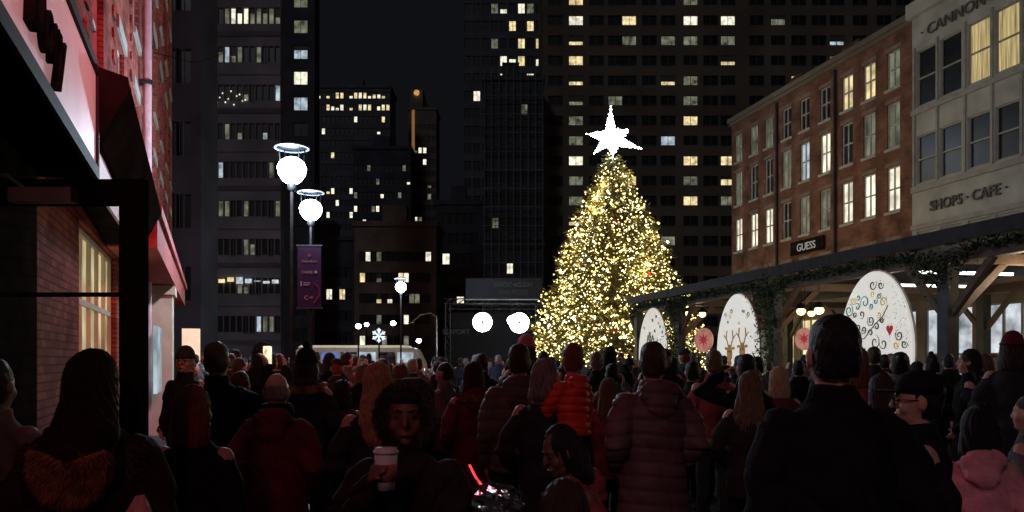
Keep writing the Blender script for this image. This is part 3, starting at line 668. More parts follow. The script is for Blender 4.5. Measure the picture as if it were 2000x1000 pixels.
q = MB(); q.tube([(-.05,-.05,.95),(-.05,-.05,1.3)], .014, 8); q.build('handle', M['steel'], door)
q = MB(); a_ = P(228,84,17); b_ = P(436,104,46); q.tube([a_, (a_+b_)/2-Vector((0,0,.5)), b_], .012, 5); tag(q.build('overhead_wire', M['matte']), 'thin overhead wire from the red brick wall to the dark building', 'wire')

# ------------------------------------------------------------ right brick row + concrete building
vx, vy = .229, -.9734; thR = math.atan2(vy, vx)
BR = empty('brick_row_building', 'four-storey red brick row building with white sash windows and a black shop sign', 'building', (12.3,44.6,0), thR)
def ub(px): Y = 22.8*1555.6/(px-634); return (44.6-Y)/.9734
cols_ = [1443,1473,1502,1537,1572,1612,1655,1698,1745]
litmap = {(1443,2):'l_white',(1473,2):'l_white',(1502,2):'l_white',(1655,2):'l_white',(1698,2):'l_white',(1745,2):'l_white',(1572,1):'l_cool',(1612,1):'l_white',
          (1655,0):'l_warm',(1698,0):'l_warm',(1745,0):'l_dim',(1443,0):'l_dim',(1473,0):'l_dim',(1502,0):'l_dim',(1443,1):'l_dim',(1698,1):'l_dim',(1745,1):'l_dim',(1572,2):'l_dim',(1612,2):'l_dim',(1537,1):'l_dim',(1537,3):'l_warm',(1655,3):'l_warm'}
rows_ = [(12.55,14.05),(10.15,11.95),(7.6,9.4),(4.7,6.4)]
ops = []; keys = []
for c_ in cols_:
    for r_, (a,b) in enumerate(rows_): u = ub(c_); ops.append((round(u-.38,3), round(u+.38,3), a, b)); keys.append((c_,r_))
for i in range(6): ops.append((.6+i*2.3,.6+i*2.3+1.8,.4,3.2)); keys.append((0,9+i))
LR = 14.15
facade(LR, 15.05, ops, 10, .16).build('wall', M['row_brick'], BR)
s = MB(); s.box(-.08,.84,-.13,-.062,-.12,-.01); sill_m = s.mesh('sill', [M['concrete']])
s = MB(); s.box(-.08,.84,-.075,-.062,0,.16); lint_m = s.mesh('lintel', [M['stone']])
for o,k_ in zip(ops,keys):
    p_ = litmap.get(k_, 'dark_pane') if k_[0] else ('l_warm' if k_[1]%2 else 'l_dim')
    wn = link('window', winmesh(o[1]-o[0], o[3]-o[2], p_, 'sash', 2, 2, .065), BR, (o[0],.06,o[2]))
    if k_[0]:
        link('sill', sill_m, wn); link('lintel', lint_m, wn, (0,0,o[3]-o[2]+.01))
q = MB(); q.box(-.15,LR,-.20,-.003,14.85,15.08); q.box(-.1,LR,-.10,-.003,14.68,14.847)
q.build('cornice', M['w_brown'], BR)
for px in (1520,1634):
    q = MB(); u = ub(px); q.tube([(u,-.09,.1),(u,-.09,14.5)], .06, 8); q.build('downpipe', M['dark_metal'], BR, True)
for u in (2.5,7.0,11.5):
    q = MB(); q.box(u,u+1.2,2,2.7,15.05,16.6); q.build('chimney', M['row_brick'], BR)
q = MB(); u0, u1 = ub(1548), ub(1613); q.box(u0,u1,-.12,-.05,6.68,7.32); sg = q.build('shop_sign', M['matte'], BR)
text('GUESS', .50, em('sign_white_glow', (1,.90,.80), .28, .2), sg, ((u0+u1)/2,-.14,6.82), ext=.01, off=0, sx=1.05, align='CENTER')

CN = empty('concrete_building', 'pale concrete building with ribbon windows and raised lettering at upper right', 'building', (15.45,30.75,0), thR)
ops = []; ck = []
for i in range(9):
    u = .25+i*1.18+(.12 if i > 1 else 0)
    for r_,(a,b) in enumerate([(11.3,13.45),(8.35,10.2),(4.9,6.55),(.5,3.4)]): ops.append((round(u,3), round(u+1.02,3), a, b)); ck.append((i,r_))
facade(11.4, 15.3, ops, 10, .12).build('wall', M['concrete'], CN)
for o,(i,r_) in zip(ops,ck):
    p_ = 'curtain' if (r_ == 0 and i >= 2) else ('l_dim' if r_ == 2 else 'l_white' if r_ == 3 else 'dark_pane')
    link('window', winmesh(1.02, o[3]-o[2], p_, 'frame', 1, 2 if r_ < 3 else 1, .06), CN, (o[0],.05,o[2]))
q = MB(); q.box(-.1,11.5,-.22,-.003,14.75,15.32); q.build('parapet', M['concrete'], CN)
for z0,z1 in ((11.02,11.22),(8.05,8.27),(6.62,6.8)):
    q = MB(); q.box(0,11.4,-.08,-.003,z0,z1); q.build('ledge', M['frame'], CN)
for i in range(10):
    q = MB(); u = .13+i*1.18+(.12 if i > 1 else 0); q.box(u-.04,u+.06,-.06,-.003,8.3,13.6); q.build('mullion', M['frame'], CN)
lm = mat('raised_letters', (.12,.11,.10), .7, .2, spec=.1)
text('\u00b7 CANNON\u2019S WALK \u00b7', .56, lm, CN, (.5,-.05,13.84), ext=.03, off=0, sx=1.08)
text('SHOPS \u00b7 CAFE \u00b7', .54, lm, CN, (.98,-.05,7.20), ext=.03, off=.006, sx=.97)

# ------------------------------------------------------------ market shed
sx_, sy_ = .2018, -.9794; thS = math.atan2(sy_, sx_); SO = (10.78-.206*31.6, 31.6, 0)
SH = empty('market_shed', 'long dark timber market shed with open sides and knee-braced posts', 'shed', SO, thS)
def us(Y): return (31.6-Y)/.9794
LS = us(8.2); LA = 1.45
q = MB(); prf = [(-.15,3.86),(-.15,3.98),(3.2,4.75),(6.6,3.98),(6.6,3.86),(3.2,4.63)]
q.add([(LA,a,b) for a,b in prf]+[(LS,a,b) for a,b in prf], [(0,1,2,5),(5,2,3,4),(6,11,8,7),(11,10,9,8)]+[(i,(i+1)%6,(i+1)%6+6,i+6) for i in range(6)]); q.build('roof', M['dark_wood'], SH)
q = MB(); q.box(LA,LS,-.20,-.153,3.74,3.99); q.build('fascia', M['dark_metal'], SH)
for v0 in (.02,6.2):
    q = MB(); q.box(LA,LS,v0,v0+.2,3.42,3.66); q.build('beam', M['wood'], SH)
posts = [29.85,26.1,20.3,14.45,9.0]
for v0 in (.0,6.18):
    for i,Y in enumerate(posts):
        u = us(Y); q = MB(); q.box(u-.13,u+.13,v0,v0+.24,0,3.418); q.box(u-.2,u+.2,v0-.06,v0+.30,0,.35); q.build('post', M['dark_wood'], SH)
        for s in (-1,1):
            q = MB(); a = (u+s*.14, 2.45); b = (u+s*1.1, 3.41); q.prism([(a[0],a[1]),(a[0],a[1]+.17),(b[0]-s*.17,b[1]),(b[0],b[1])], v0+.07, v0+.17); q.build('brace', M['wood'], SH)
u = LA+.1
while u < LS:
    q = MB(); q.add([(u,-.1,3.70),(u+.09,-.1,3.70),(u+.09,3.2,4.46),(u,3.2,4.46),(u,-.1,3.85),(u+.09,-.1,3.85),(u+.09,3.2,4.62),(u,3.2,4.62)],[(0,3,2,1),(4,5,6,7),(0,1,5,4),(1,2,6,5),(2,3,7,6),(3,0,4,7)]); q.build('rafter', M['wood'], SH); u += .95
for Y in posts:
    u = us(Y); q = MB(); q.box(u-.08,u+.08,.23,6.19,3.43,3.62); q.build('tie_beam', M['wood'], SH)
    q = MB(); q.add([(u-.06,.25,2.40),(u+.06,.25,2.40),(u+.06,.25,2.58),(u-.06,.25,2.58),(u-.06,1.35,3.42),(u+.06,1.35,3.42),(u+.06,1.15,3.42),(u-.06,1.15,3.42)],[(0,1,5,4),(3,2,6,7),(0,4,7,3),(1,2,6,5),(0,3,2,1)]); q.build('brace', M['wood'], SH)
SF = empty('shopfront', 'row of lit glazed shopfronts standing behind the market shed', 'shop', (SO[0]+.9794*7.6, SO[1]+.2018*7.6, 0), thS)
sops = [(.5+i*2.4, .5+i*2.4+2.0, .35, 3.3) for i in range(9)]
facade(LS, 4.3, sops, 1.0, .1).build('wall', M['w_tan'], SF)
for i,o in enumerate(sops): link('window', winmesh(2.0, 2.95, ('l_warm','l_dim','l_shop','l_shop','l_shop','l_warm','l_shop','l_shop','l_shop')[i], 'frame', 3, 2, .07), SF, (o[0],.04,o[2]))
def onS(u, v, z): return Vector((SO[0]+sx_*u+.9794*v, SO[1]+sy_*u+.2018*v, z))
for i,(Y,v0,v1) in enumerate([(16.6,1.3,3.6),(19.3,1.9,5.2),(13.4,.8,2.6)]):
    c0 = onS(us(Y),v0,0); q = MB(); q.box(-.03,.03,0,v1-v0,3.50,3.56); o = q.build('tube_light', M['tubel'], None, False, c0, thS); tag(o, 'long white tube light under the shed roof at right, '+('middle','farthest','nearest')[i]+' of three', 'light')
for i,(px,py,Y) in enumerate([(1345,612,26.5),(1372,614,25.5),(1565,608,19.6),(1600,606,18.8),(1585,612,24.0)]):
    p = P(px,py,Y); r = empty('pendant_lamp', ['orange pendant lamp left of the middle arched panel, left of its pair','orange pendant lamp left of the middle arched panel, right of its pair','orange pendant lamp left of the largest arched panel, left of its group','orange pendant lamp left of the largest arched panel, right of its group','smaller orange pendant lamp between the pair by the largest panel'][i], 'lamp', p, 0, 'pendant lamps in the shed')
    q = MB(); q.ell((0,0,0),(.11,.11,.10),14); q.build('globe', M['pend'], r, True)
    q = MB(); q.rings([(0,0,.06,.17,.17),(0,0,.09,.16,.16),(0,0,.2,.04,.04)], 16); q.tube([(0,0,.2),(0,0,.9)], .01, 5); q.build('shade', M['black_metal'], r, True)
M['panel'] = mat('panel_white', (.8,.79,.76), .6, .12, 2, .03, emit=.50, ecol=(1,.96,.84))  # emission stands in for a spot shining on the boards
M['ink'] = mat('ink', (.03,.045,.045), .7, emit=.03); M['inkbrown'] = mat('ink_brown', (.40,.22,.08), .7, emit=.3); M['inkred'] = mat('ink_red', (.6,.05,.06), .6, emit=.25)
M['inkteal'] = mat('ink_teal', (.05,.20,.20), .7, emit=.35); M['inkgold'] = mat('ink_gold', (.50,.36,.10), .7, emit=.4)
def arch(label, Ya, Yb, kind):
    u0, u1 = us(Yb), us(Ya); w = u1-u0; r = empty('arched_panel', label, 'panel', onS((u0+u1)/2,-.08,0), thS, 'arched holiday panels')
    rs = random.Random(kind)
    pts = []
    for i in range(48):
        a = 2*math.pi*i/48; z = math.sin(a); x = math.cos(a)*w/2*(1-.07*z); pts.append((x, 1.97+z*1.5))
    q = MB(); q.prism(pts, 0, .05); q.build('board', M['panel'], r)
    q = MB(); q.prism([(a*1.03,1.97+(b-1.97)*1.025) for a,b in pts], .052, .075); q.build('rim', M['frame'], r)
    ink = MB(); red = MB(); br = MB(); te = MB(); go = MB()
    def spiral(mb, cx, cz, R, turns, s=1, ph=0, t=.008):
        ps = []
        for i in range(22):
            f_ = i/21; a = ph+s*turns*2*math.pi*f_; rr = R*(1-f_*.85); ps.append((cx+rr*math.cos(a), -.012, cz+rr*math.sin(a)))
        mb.tube(ps, [t*(.5+1.2*math.sin(math.pi*i/21)) for i in range(22)], 5)
    def inside(x, z, k=.88): return (x/(w/2*k))**2+((z-1.97)/(1.5*k))**2 < 1
    if kind == 3:
        used = []
        for i in range(600):
            R = rs.choice((.07,.09,.12,.15)); x = rs.uniform(-1,.95); z = rs.uniform(.6,3.2)
            if not inside(x,z,.86): continue
            if z > 2.2 and x > .35: continue
            if any((x-a)**2+(z-b)**2 < (R+c_)**2*.92 for a,b,c_ in used): continue
            used.append((x,z,R)); spiral((ink,ink,te,ink,go)[len(used)%5], x, z, R, rs.uniform(1.1,1.7), rs.choice((-1,1)), rs.uniform(0,6))
        ink.tube([(-.9,-.013,1.95),(-.6,-.013,2.2),(-.3,-.013,2.1),(0,-.013,2.35),(.3,-.013,2.55),(.45,-.013,2.75)], .010, 5)
        for s in (-1,1): red.ell((.50+s*.05,-.01,2.30),(.055,.012,.055),10)
        red.prism([(.41,2.28),(.59,2.28),(.50,2.15)], -.015, -.002)
        for i in range(130):
            x = rs.uniform(.1,1.1); z = rs.uniform(1.9,3.3)
            if inside(x,z,.95) and x+(z-2.3)*.3 > .35: (ink if i%3 else te).ell((x,-.004,z),(.010,.006,.010),6)
    elif kind == 2:
        for cx,cz in ((-.38,1.85),(.35,1.9)):
            br.ell((cx,-.012,cz),(.17,.015,.24),14); br.ell((cx,-.014,cz-.28),(.13,.018,.12),12)
            for s in (-1,1):
                br.tube([(cx+s*.08,-.01,cz+.2),(cx+s*.2,-.01,cz+.42),(cx+s*.17,-.01,cz+.62)], .020, 6); br.tube([(cx+s*.18,-.01,cz+.38),(cx+s*.34,-.01,cz+.5)], .016, 6); br.ell((cx+s*.22,-.01,cz+.13),(.09,.012,.045),8)
                ink.ell((cx+s*.06,-.03,cz+.05),(.024,.01,.03),8)
            red.ell((cx,-.03,cz-.27),(.05,.02,.045),10)
        for i in range(60):
            x = rs.uniform(-1,1); z = rs.uniform(.6,3.2)
            if inside(x,z) and (z < 1.4 or z > 2.6): spiral((go,te,ink)[i%3], x, z, rs.choice((.05,.08)), 1.3, 1, rs.uniform(0,6), .007)
    else:
        ink.tube([(-.5,-.01,2.1),(-.35,-.01,2.45),(-.1,-.01,2.2),(.1,-.01,2.5),(.3,-.01,2.15),(.55,-.01,2.35)], .02, 5); br.tube([(-.2,-.01,2.6),(0,-.01,2.0),(.15,-.01,1.6)], .035, 6); spiral(ink,-.1,1.8,.3,1.5)
        for i in range(40):
            x = rs.uniform(-1,1); z = rs.uniform(.6,3.2)
            if inside(x,z): spiral((go,te,ink)[i%3], x, z, .07, 1.3, 1, rs.uniform(0,6), .009)
    tag(ink.build('ink_drawing', M['ink'], r, True), kind='stuff')
    for mb, nm_, m_ in ((br,'brown_drawing','inkbrown'),(red,'red_mark','inkred'),(te,'teal_drawing','inkteal'),(go,'gold_drawing','inkgold')):
        if mb.v: tag(mb.build(nm_, M[m_], r, True), kind='stuff')
arch('smallest and farthest white arched panel by the foot of the tree', 26.8, 29.3, 1)
arch('middle white arched panel painted with two brown reindeer heads', 20.8, 23.1, 2)
arch('largest and nearest white arched panel with black swirls and a red heart', 15.1, 17.35, 3)
for px,py,Y,R,lab in ((1571,662,19.4,.26,'round pink sign with red star hanging in the shed left of the largest panel'),(1374,664,25.0,.36,'pale red rounded sign with star left of the middle arched panel')):
    p = P(px,py,Y); r = empty('round_sign', lab, 'sign', p, -.9, None)
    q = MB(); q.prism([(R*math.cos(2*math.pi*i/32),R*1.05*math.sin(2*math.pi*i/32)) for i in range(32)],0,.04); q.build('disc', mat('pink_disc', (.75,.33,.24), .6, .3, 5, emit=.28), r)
    q = MB(); q.prism([((R*.6 if i%2 == 0 else R*.22)*math.cos(math.pi*i/8),(R*.6 if i%2 == 0 else R*.22)*math.sin(math.pi*i/8)) for i in range(16)],-.02,-.002); q.build('star_mark', M['inkred'], r)
    q = MB(); q.tube([(0,.02,R*1.05),(0,.02,3.6-p.z)], .01, 5); q.build('hanger', M['black_metal'], r)
def leaves(mb, c, R, n, L=.09):
    for _ in range(n):
        d = Vector((random.gauss(0,.5),random.gauss(0,.5),random.gauss(0,.5)))*R; p = c+d; a = Vector((U(-1,1),U(-1,1),U(-1,1))).normalized()*L*U(.6,1.3); t = a.cross(Vector((U(-1,1),U(-1,1),U(-1,1)))).normalized()*L*.22
        mb.add([p, p+a*.5+t, p+a, p+a*.5-t], [(0,1,2,3)])
gl = ['leafy garland on the farthest post and bay of the shed','leafy garland on the second post of the shed, left of the middle panel','leafy garland on the third post, between middle and largest panels','leafy garland on the beam over the largest panel, nearest bay']
for i in range(4):
    a = onS(us(posts[i]),-.12,3.62); b = onS(us(posts[i+1]),-.12,3.62); mb = MB()
    for k in range(26):
        t = k/25; c = a.lerp(b,t); e_ = max(0,1-min(t,1-t)/.14); leaves(mb, c-Vector((0,0,.35*e_)), .09+.24*e_, 50+int(90*e_))
    if i < 3 and i > 0:
        for k in range(14): leaves(mb, a-Vector((0,0,k*.17)), .30, 90)
    tag(mb.build('garland', M['garland']), gl[i], 'garland', 'shed garlands')
p = P(1755,472,18.0); r = empty('roof_floodlight', 'small bright floodlight on the shed roof edge', 'light', (p.x+.3,p.y,3.95))
q = MB(); q.ell((0,0,.3),(.11,.09,.06),12); q.build('lens', M['lamp'], r, True); q = MB(); q.tube([(0,0,-.1),(0,0,.24)], .02, 6); q.build('bracket', M['dark_metal'], r)

# ------------------------------------------------------------ street lamps
M['cap'] = mat('lamp_cap', (.12,.13,.15), .5, .2)
def lamp(px, py, Y, label):
    p = P(px,py,Y); r = empty('street_lamp', label, 'street lamp', (p.x,p.y,0), 0, 'street lamps along the plaza'); z = p.z
    q = MB(); q.rings([(0,0,0,.16,.16),(0,0,.3,.16,.16),(0,0,.4,.08,.08),(0,0,.9,.05,.05),(0,0,z-.5,.032,.032),(0,0,z-.3,.04,.04)], 14); q.build('pole', M['matte'], r, True)
    q = MB(); q.rings([(0,0,z-.30,.09,.09),(0,0,z-.24,.18,.18),(0,0,z-.12,.26,.26),(0,0,z+.02,.29,.29),(0,0,z+.14,.24,.24),(0,0,z+.22,.12,.12)], 20); q.build('globe', M['lamp'], r, True)  # oversized globe stands in for the glow around the lamp
    q = MB(); q.torus((0,0,z+.42), .33, .022, n=32, k=8); q.rings([(0,0,z+.44,.31,.31),(0,0,z+.47,.26,.26),(0,0,z+.5,.05,.05)], 28); q.build('disc_cap', M['cap'], r, True)
    q = MB()
    for i in range(4):
        a = math.pi/4+i*math.pi/2; q.tube([(.24*math.cos(a),.24*math.sin(a),z-.1),(.29*math.cos(a),.29*math.sin(a),z+.42)], .010, 5)
    q.tube([(0,0,z-.38),(0,0,z-.30)], .09, 12); q.build('bracket', M['black_metal'], r, True)
    return r
lamp(570,330,16.0,'nearest and tallest-looking street lamp with disc cap, blazing blue-white')
l2 = lamp(607,408,20.4,'second street lamp, carrying the dark sponsor banner')
lamp(783,560,41.6,'small distant street lamp beyond the minibus')
bn = empty('banner', 'dark navy vertical banner with small sponsor marks on the second lamp', 'banner', (l2.location.x,20.25,3.0))
q = MB(); q.box(-.30,.30,0,.02,0,1.55); q.build('cloth', mat('banner_cloth', (.012,.006,.012), 1, .2, 2, .1, emit=.012, ecol=(.7,.1,.45), spec=0), bn)
q = MB(); q.box(-.33,.33,-.01,.03,1.552,1.59); q.box(-.33,.33,-.01,.03,-.04,-.002); q.build('rod', M['black_metal'], bn)
q = MB(); q.tube([(.12,-.01,.62),(.24,-.01,.5),(.26,-.01,.3),(.12,-.01,.12)], .014, 6); q.build('swoosh', em('magenta', (.9,.08,.2), .10, .2), bn)
wt = em('white_print', (1,.50,.55), .17, .1)
text('\u2605', .13, em('star_red', (1,.15,.2), .25, .1), bn, (0,-.012,1.27), ext=.002, align='CENTER'); text('Heineken', .10, wt, bn, (0,-.012,1.14), ext=.002, align='CENTER')
text('CHASE \u25cf', .10, wt, bn, (0,-.012,.86), ext=.002, align='CENTER'); q = MB(); q.box(-.22,-.19,-.014,-.004,.54,.66); q.box(-.15,.02,-.014,-.004,.61,.63); q.box(-.15,.0,-.014,-.004,.56,.58); q.build('emblem', wt, bn)
text('C', .14, em('red_print', (1,.2,.2), .25, .1), bn, (-.13,-.012,.2), ext=.002); text('citi', .08, wt, bn, (0,-.012,.23), ext=.002)
for px,py,Y,lab in ((700,640,55,'small white street light far down the street, left of the snowflake'),(768,634,58,'small white street light just right of the snowflake'),(818,668,62,'low round white light right of the minibus'),(716,636,70,'tiny street light between the snowflake and its left neighbour')):
    p = P(px,py,Y); r = empty('distant_light', lab, 'street light', (p.x,p.y,0)); q = MB(); q.tube([(0,0,.05),(0,0,p.z)], .05, 6); q.build('pole', M['black_metal'], r); q = MB(); q.ell((0,0,p.z+.1),(.2,.2,.17),12); q.build('globe', M['lamp'], r, True)
p = P(740,655,50); r = empty('snowflake_light', 'lit snowflake ornament above the minibus', 'ornament', (p.x,p.y,0))
q = MB()
for i in range(6):
    a = math.pi/2+i*math.pi/3; e = (.42*math.cos(a),0,p.z+.42*math.sin(a)); q.tube([(0,0,p.z), e], .05, 6)
    for s in (-1,1): b = a+s*.6; m_ = (.20*math.cos(a),0,p.z+.20*math.sin(a)); q.tube([m_, (m_[0]+.18*math.cos(b),0,m_[2]+.18*math.sin(b))], .04, 6)
q.build('flake', em('flake', (.7,.85,1), 1.4, .7, 6), r); q = MB(); q.tube([(0,.08,0.05),(0,.08,p.z)], .05, 6); q.build('pole', M['black_metal'], r)
r = empty('curved_arm_light', 'unlit street light on a long curved arm left of the stage', 'street light', (P(853,700,48).x,48,0)); q = MB(); q.tube([(0,0,.05),(0,0,4.2),(-.4,0,4.45),(-1.0,0,4.3),(-1.5,0,3.9)], .05, 7); q.build('arm', M['steel'], r, True); q = MB(); q.ell((-1.55,0,3.86),(.2,.1,.06),10); q.build('lamp_head', M['steel'], r, True)

# ------------------------------------------------------------ minibus
bx0, bx1 = P(578,0,57).x, P(828,0,57).x; Lb = bx1-bx0
BU = empty('minibus', 'long white minibus parked across the far end of the plaza', 'bus', ((bx0+bx1)/2,57,0))
body = MB(); hl = Lb/2
body.prism([(-hl,.45),(hl-.15,.45),(hl,.7),(hl,1.3),(hl-.5,2.35),(hl-.9,2.48),(-hl+.25,2.48),(-hl,2.3)], 0, 2.1); body.build('body', mat('bus_paint', (.5,.48,.42), .4, .15, 2, 0, emit=.07, ecol=(1,.85,.6)), BU)  # warm light on the bus side is put into the paint's emission
q = MB(); q.prism([(-hl+.1,2.483),(hl-1.0,2.483),(hl-1.3,2.64),(-hl+.3,2.64)], .1, 2.0); q.build('roof', mat('bus_roof', (.8,.74,.62), .4, .2, 2, 0, emit=.36, ecol=(1,.86,.62)), BU)  # bright warm roof is emission, light put into the paint
for i in range(6):
    q = MB(); a = -hl+.5+i*1.35; q.box(a,a+1.15,-.02,-.003,1.4,2.15); q.build('window', M['l_blue'] if i == 1 else M['l_cool'] if i%2 else M['dark_pane'], BU)
for x in (-hl+1.6,hl-1.6):
    q = MB(); q.tube([(x,-.06,.45),(x,.22,.45)], .45, 18, cap=False); w_ = q.build('wheel', M['black_metal'], BU, False); q = MB(); q.tube([(x,-.09,.45),(x,-.062,.45)], .24, 14, cap=False); q.build('rim', M['steel'], w_)
q = MB(); q.ell((hl-.05,.35,.9),(.06,.14,.1),10); q.build('headlight', M['spot'], BU, True)

# ------------------------------------------------------------ stage
Ys = 46; sx0, sx1 = P(868,0,Ys).x, P(1058,0,Ys).x; SW = sx1-sx0
ST = empty('stage', 'dark truss stage with white banner text left of the tree', 'stage', (sx0,Ys,0))
q = MB(); q.box(0,SW,0,4,0,1.0); q.build('deck', M['black_metal'], ST)
q = MB(); q.box(0,SW,4.0,4.1,1.0,4.6); q.build('backdrop', M['black'], ST)
def truss(mb, a, b, s=.14):
    a = Vector(a); b = Vector(b); d = (b-a).normalized(); u = Vector((0,1,0)); w = d.cross(u)
    for i in (-1,1):
        for j in (-1,1): mb.tube([a+u*i*s+w*j*s, b+u*i*s+w*j*s], .025, 5)
    n = int((b-a).length/.4)
    for i in range(n):
        p = a+d*(i*.4); mb.tube([p-w*s-u*s, p+d*.4+w*s-u*s], .015, 4); mb.tube([p-w*s+u*s, p+d*.4+w*s+u*s], .015, 4)
for n1,a,b in (('truss_post',(.2,0,.0),(.2,0,4.9)),('truss_post',(SW-.2,0,0),(SW-.2,0,4.9)),('truss_beam',(0,0,5.0),(SW,0,5.0)),('truss_beam',(0,3.5,4.9),(SW,3.5,4.9))):
    q = MB(); truss(q, a, b); q.build(n1, M['dark_metal'], ST)
q = MB(); a = (910-868)/F*Ys; q.box(a,SW,-.3,-.26,5.15,6.3); bb = q.build('header_banner', mat('header', (.02,.022,.03), .7, .2, 2, .1, emit=.02), ST)
text('SEAPORT HOLIDAY', .38, em('hdr', (.6,.65,.7), .07, .1), bb, (a+(SW-a)*.62,-.32,5.80), ext=.003, align='CENTER', sx=.68); text('SHARE PHOTOS', .34, em('hdr2', (.6,.65,.7), .06, .1), bb, (a+(SW-a)*.62,-.32,5.38), ext=.003, align='CENTER', sx=.68)
q = MB(); q.box(a,SW-.2,-.36,-.31,5.05,5.10); q.build('light_strip', em('strip', (.8,.85,.9), .25, .3), ST)
text('SEAPORT', .38, em('hdr3', (.5,.5,.6), .05, .1), ST, (-.1,-.25,3.1), ext=.003)
for i,(px,py,R) in enumerate(((943,630,.55),(1014,631,.58),(1000,626,.28))):
    p = P(px,py,Ys)
    r = empty('stage_spotlight', ['big stage spotlight, left one of three','big stage spotlight, right one of three','small stage spotlight between the two big ones'][i], 'spotlight', (p.x,Ys-.4+i*.25,p.z), 0, 'stage spotlights')
    q = MB(); q.ell((0,-.1,0),(R,.12,R),18); q.build('lens', M['spot'], r, True); q = MB(); q.tube([(0,0,0),(0,.35,.05)], [.25,.15], 12); q.tube([(0,.15,.15),(0,.35,4.86-p.z)], .02, 5); q.build('housing', M['black_metal'], r, True)

# ------------------------------------------------------------ Christmas tree
TC = P(1205,700,38); TX, TY = TC.x, 38
TR = empty('christmas_tree', 'tall conifer covered in yellow-white lights', 'tree', (TX,TY,0))
TOP = 11.5; BASE = .9; RM = 4.85; LX = P(1195,0,38).x-TX
trk = MB(); trk.rings([(0,0,0,.32,.32),(0,0,3,.24,.24),(LX*.7,0,8,.1,.1),(LX,0,TOP,.02,.02)], 10)
tv = []; tf = []; bulbs = []
nb = 680
for i in range(nb):
    f_ = (i+.5)/nb; f_ = 1-(1-f_)**.62; z = BASE+(TOP-BASE)*f_; Rz = RM*(1-f_)**.90*U(.80,1.08)+.16; a = i*2.39996+U(-.2,.2)
    dr = Vector((math.cos(a),math.sin(a),0)); up = .10-.25*(1-f_)
    e = dr*Rz+Vector((0,0,up*Rz)); s0 = Vector((LX*f_,0,z))
    if i%3 == 0: trk.tube([s0, s0+e*.6, s0+e], [.045*(1-f_)+.01,.02,.006], 4, cap=False)
    n = int(18+50*Rz/RM*1.4); lat = Vector((-dr.y,dr.x,0))
    for _ in range(n):
        t = U(.25,1.03)**.7; p = s0+e*t+lat*random.gauss(0,.30*Rz/RM*1.6*t*.5+.05)+Vector((0,0,random.gauss(0,.10)-.05))
        d = (dr*U(.2,1)+lat*U(-.9,.9)+Vector((0,0,U(-.6,.4)))).normalized()*U(.14,.30); w = d.cross(Vector((U(-1,1),U(-1,1),U(-1,1)))).normalized()*U(.02,.045)
        k = len(tv); tv += [p-w, p+w, p+d+w*.3, p+d-w*.3]; tf.append((k,k+1,k+2,k+3))
    for _ in range(max(3, int(2+14*Rz/RM))):
        t = U(.50,1.07); p = s0+e*t+lat*random.gauss(0,.17*t)+Vector((0,0,U(-.12,.12))); bulbs.append((p, U(.022,.048) if random.random() < .82 else U(.055,.078)))
trk.build('trunk', M['bark'], TR)
cr = MB(); cr.v = [tuple(p) for p in tv]; cr.f = tf; cr.m = [0]*len(tf); cr.build('crown', M['leaf'], TR)
bulbs.sort(key=lambda b: b[0].y-.6*b[1]*20)
bm_ = []
for m_ in ('bulb','bulb2'):
    q = MB(); q.ell((0,0,0),(1,1,1),6); bm_.append(q.mesh('light_bulb', [M[m_]], True))
sel = bulbs[:97]; rest = bulbs[97:]
for p, s in sel: link('light_bulb', random.choice(bm_), TR, p, 0, (s,s,s))
q = MB()
for p,s in rest:
    mi = random.random() < .4
    q.add([(p.x+s,p.y,p.z),(p.x-s,p.y,p.z),(p.x,p.y+s,p.z),(p.x,p.y-s,p.z),(p.x,p.y,p.z+s),(p.x,p.y,p.z-s)], [(0,2,4),(2,1,4),(1,3,4),(3,0,4),(2,0,5),(1,2,5),(3,1,5),(0,3,5)], int(mi))
tag(q.build('light_bulb', [M['bulb'],M['bulb2']], TR), kind='stuff')
for px,py in ((1203,433),(1190,648),(1262,540)):
    p = P(px,py,36.5); fz = (p.z-BASE)/(TOP-BASE); Rz = RM*(1-fz)**.92*.98; dx = p.x-TX; yy = -math.sqrt(max(.01,Rz*Rz-dx*dx)); q = MB(); q.ell((dx,yy,p.z),(.09,.09,.09),12); q.build('red_bauble', mat('bauble', (.4,.02,.02), .2, .1, emit=.1), TR, True)
sc_ = 38/F
outl = [(1193,210),(1201,252),(1228,254),(1217,270),(1251,290),(1208,285),(1197,305),(1186,286),(1161,299),(1175,274),(1147,262),(1183,255)]
sr = empty('tree_star', 'large glowing white star on the tree top', 'star', (P(1196,0,38).x,TY,P(0,272,38).z))
cx,cz = 1196,272; q = MB(); o2 = [((a-cx)*sc_,(cz-b)*sc_) for a,b in outl]; n = len(o2)
q.add([(x,0,z) for x,z in o2]+[(0,-.35,0),(0,.35,0)], [(i,(i+1)%n,n) for i in range(n)]+[((i+1)%n,i,n+1) for i in range(n)]); q.build('star_body', M['star'], sr)
q = MB()
for i in range(n):
    a = Vector((o2[i][0],0,o2[i][1])); b = Vector((o2[(i+1)%n][0],0,o2[(i+1)%n][1])); m = max(2,int((b-a).length/.12))
    for k in range(m): q.ell(a.lerp(b,k/m)*U(.93,1.05), (.032,.032,.032), 6)
tag(q.build('bulb', M['lamp'], sr), kind='stuff')
q = MB(); q.tube([(0,0,-1.0),(0,0,-.4)], .04, 6); q.build('mount', M['steel'], sr)

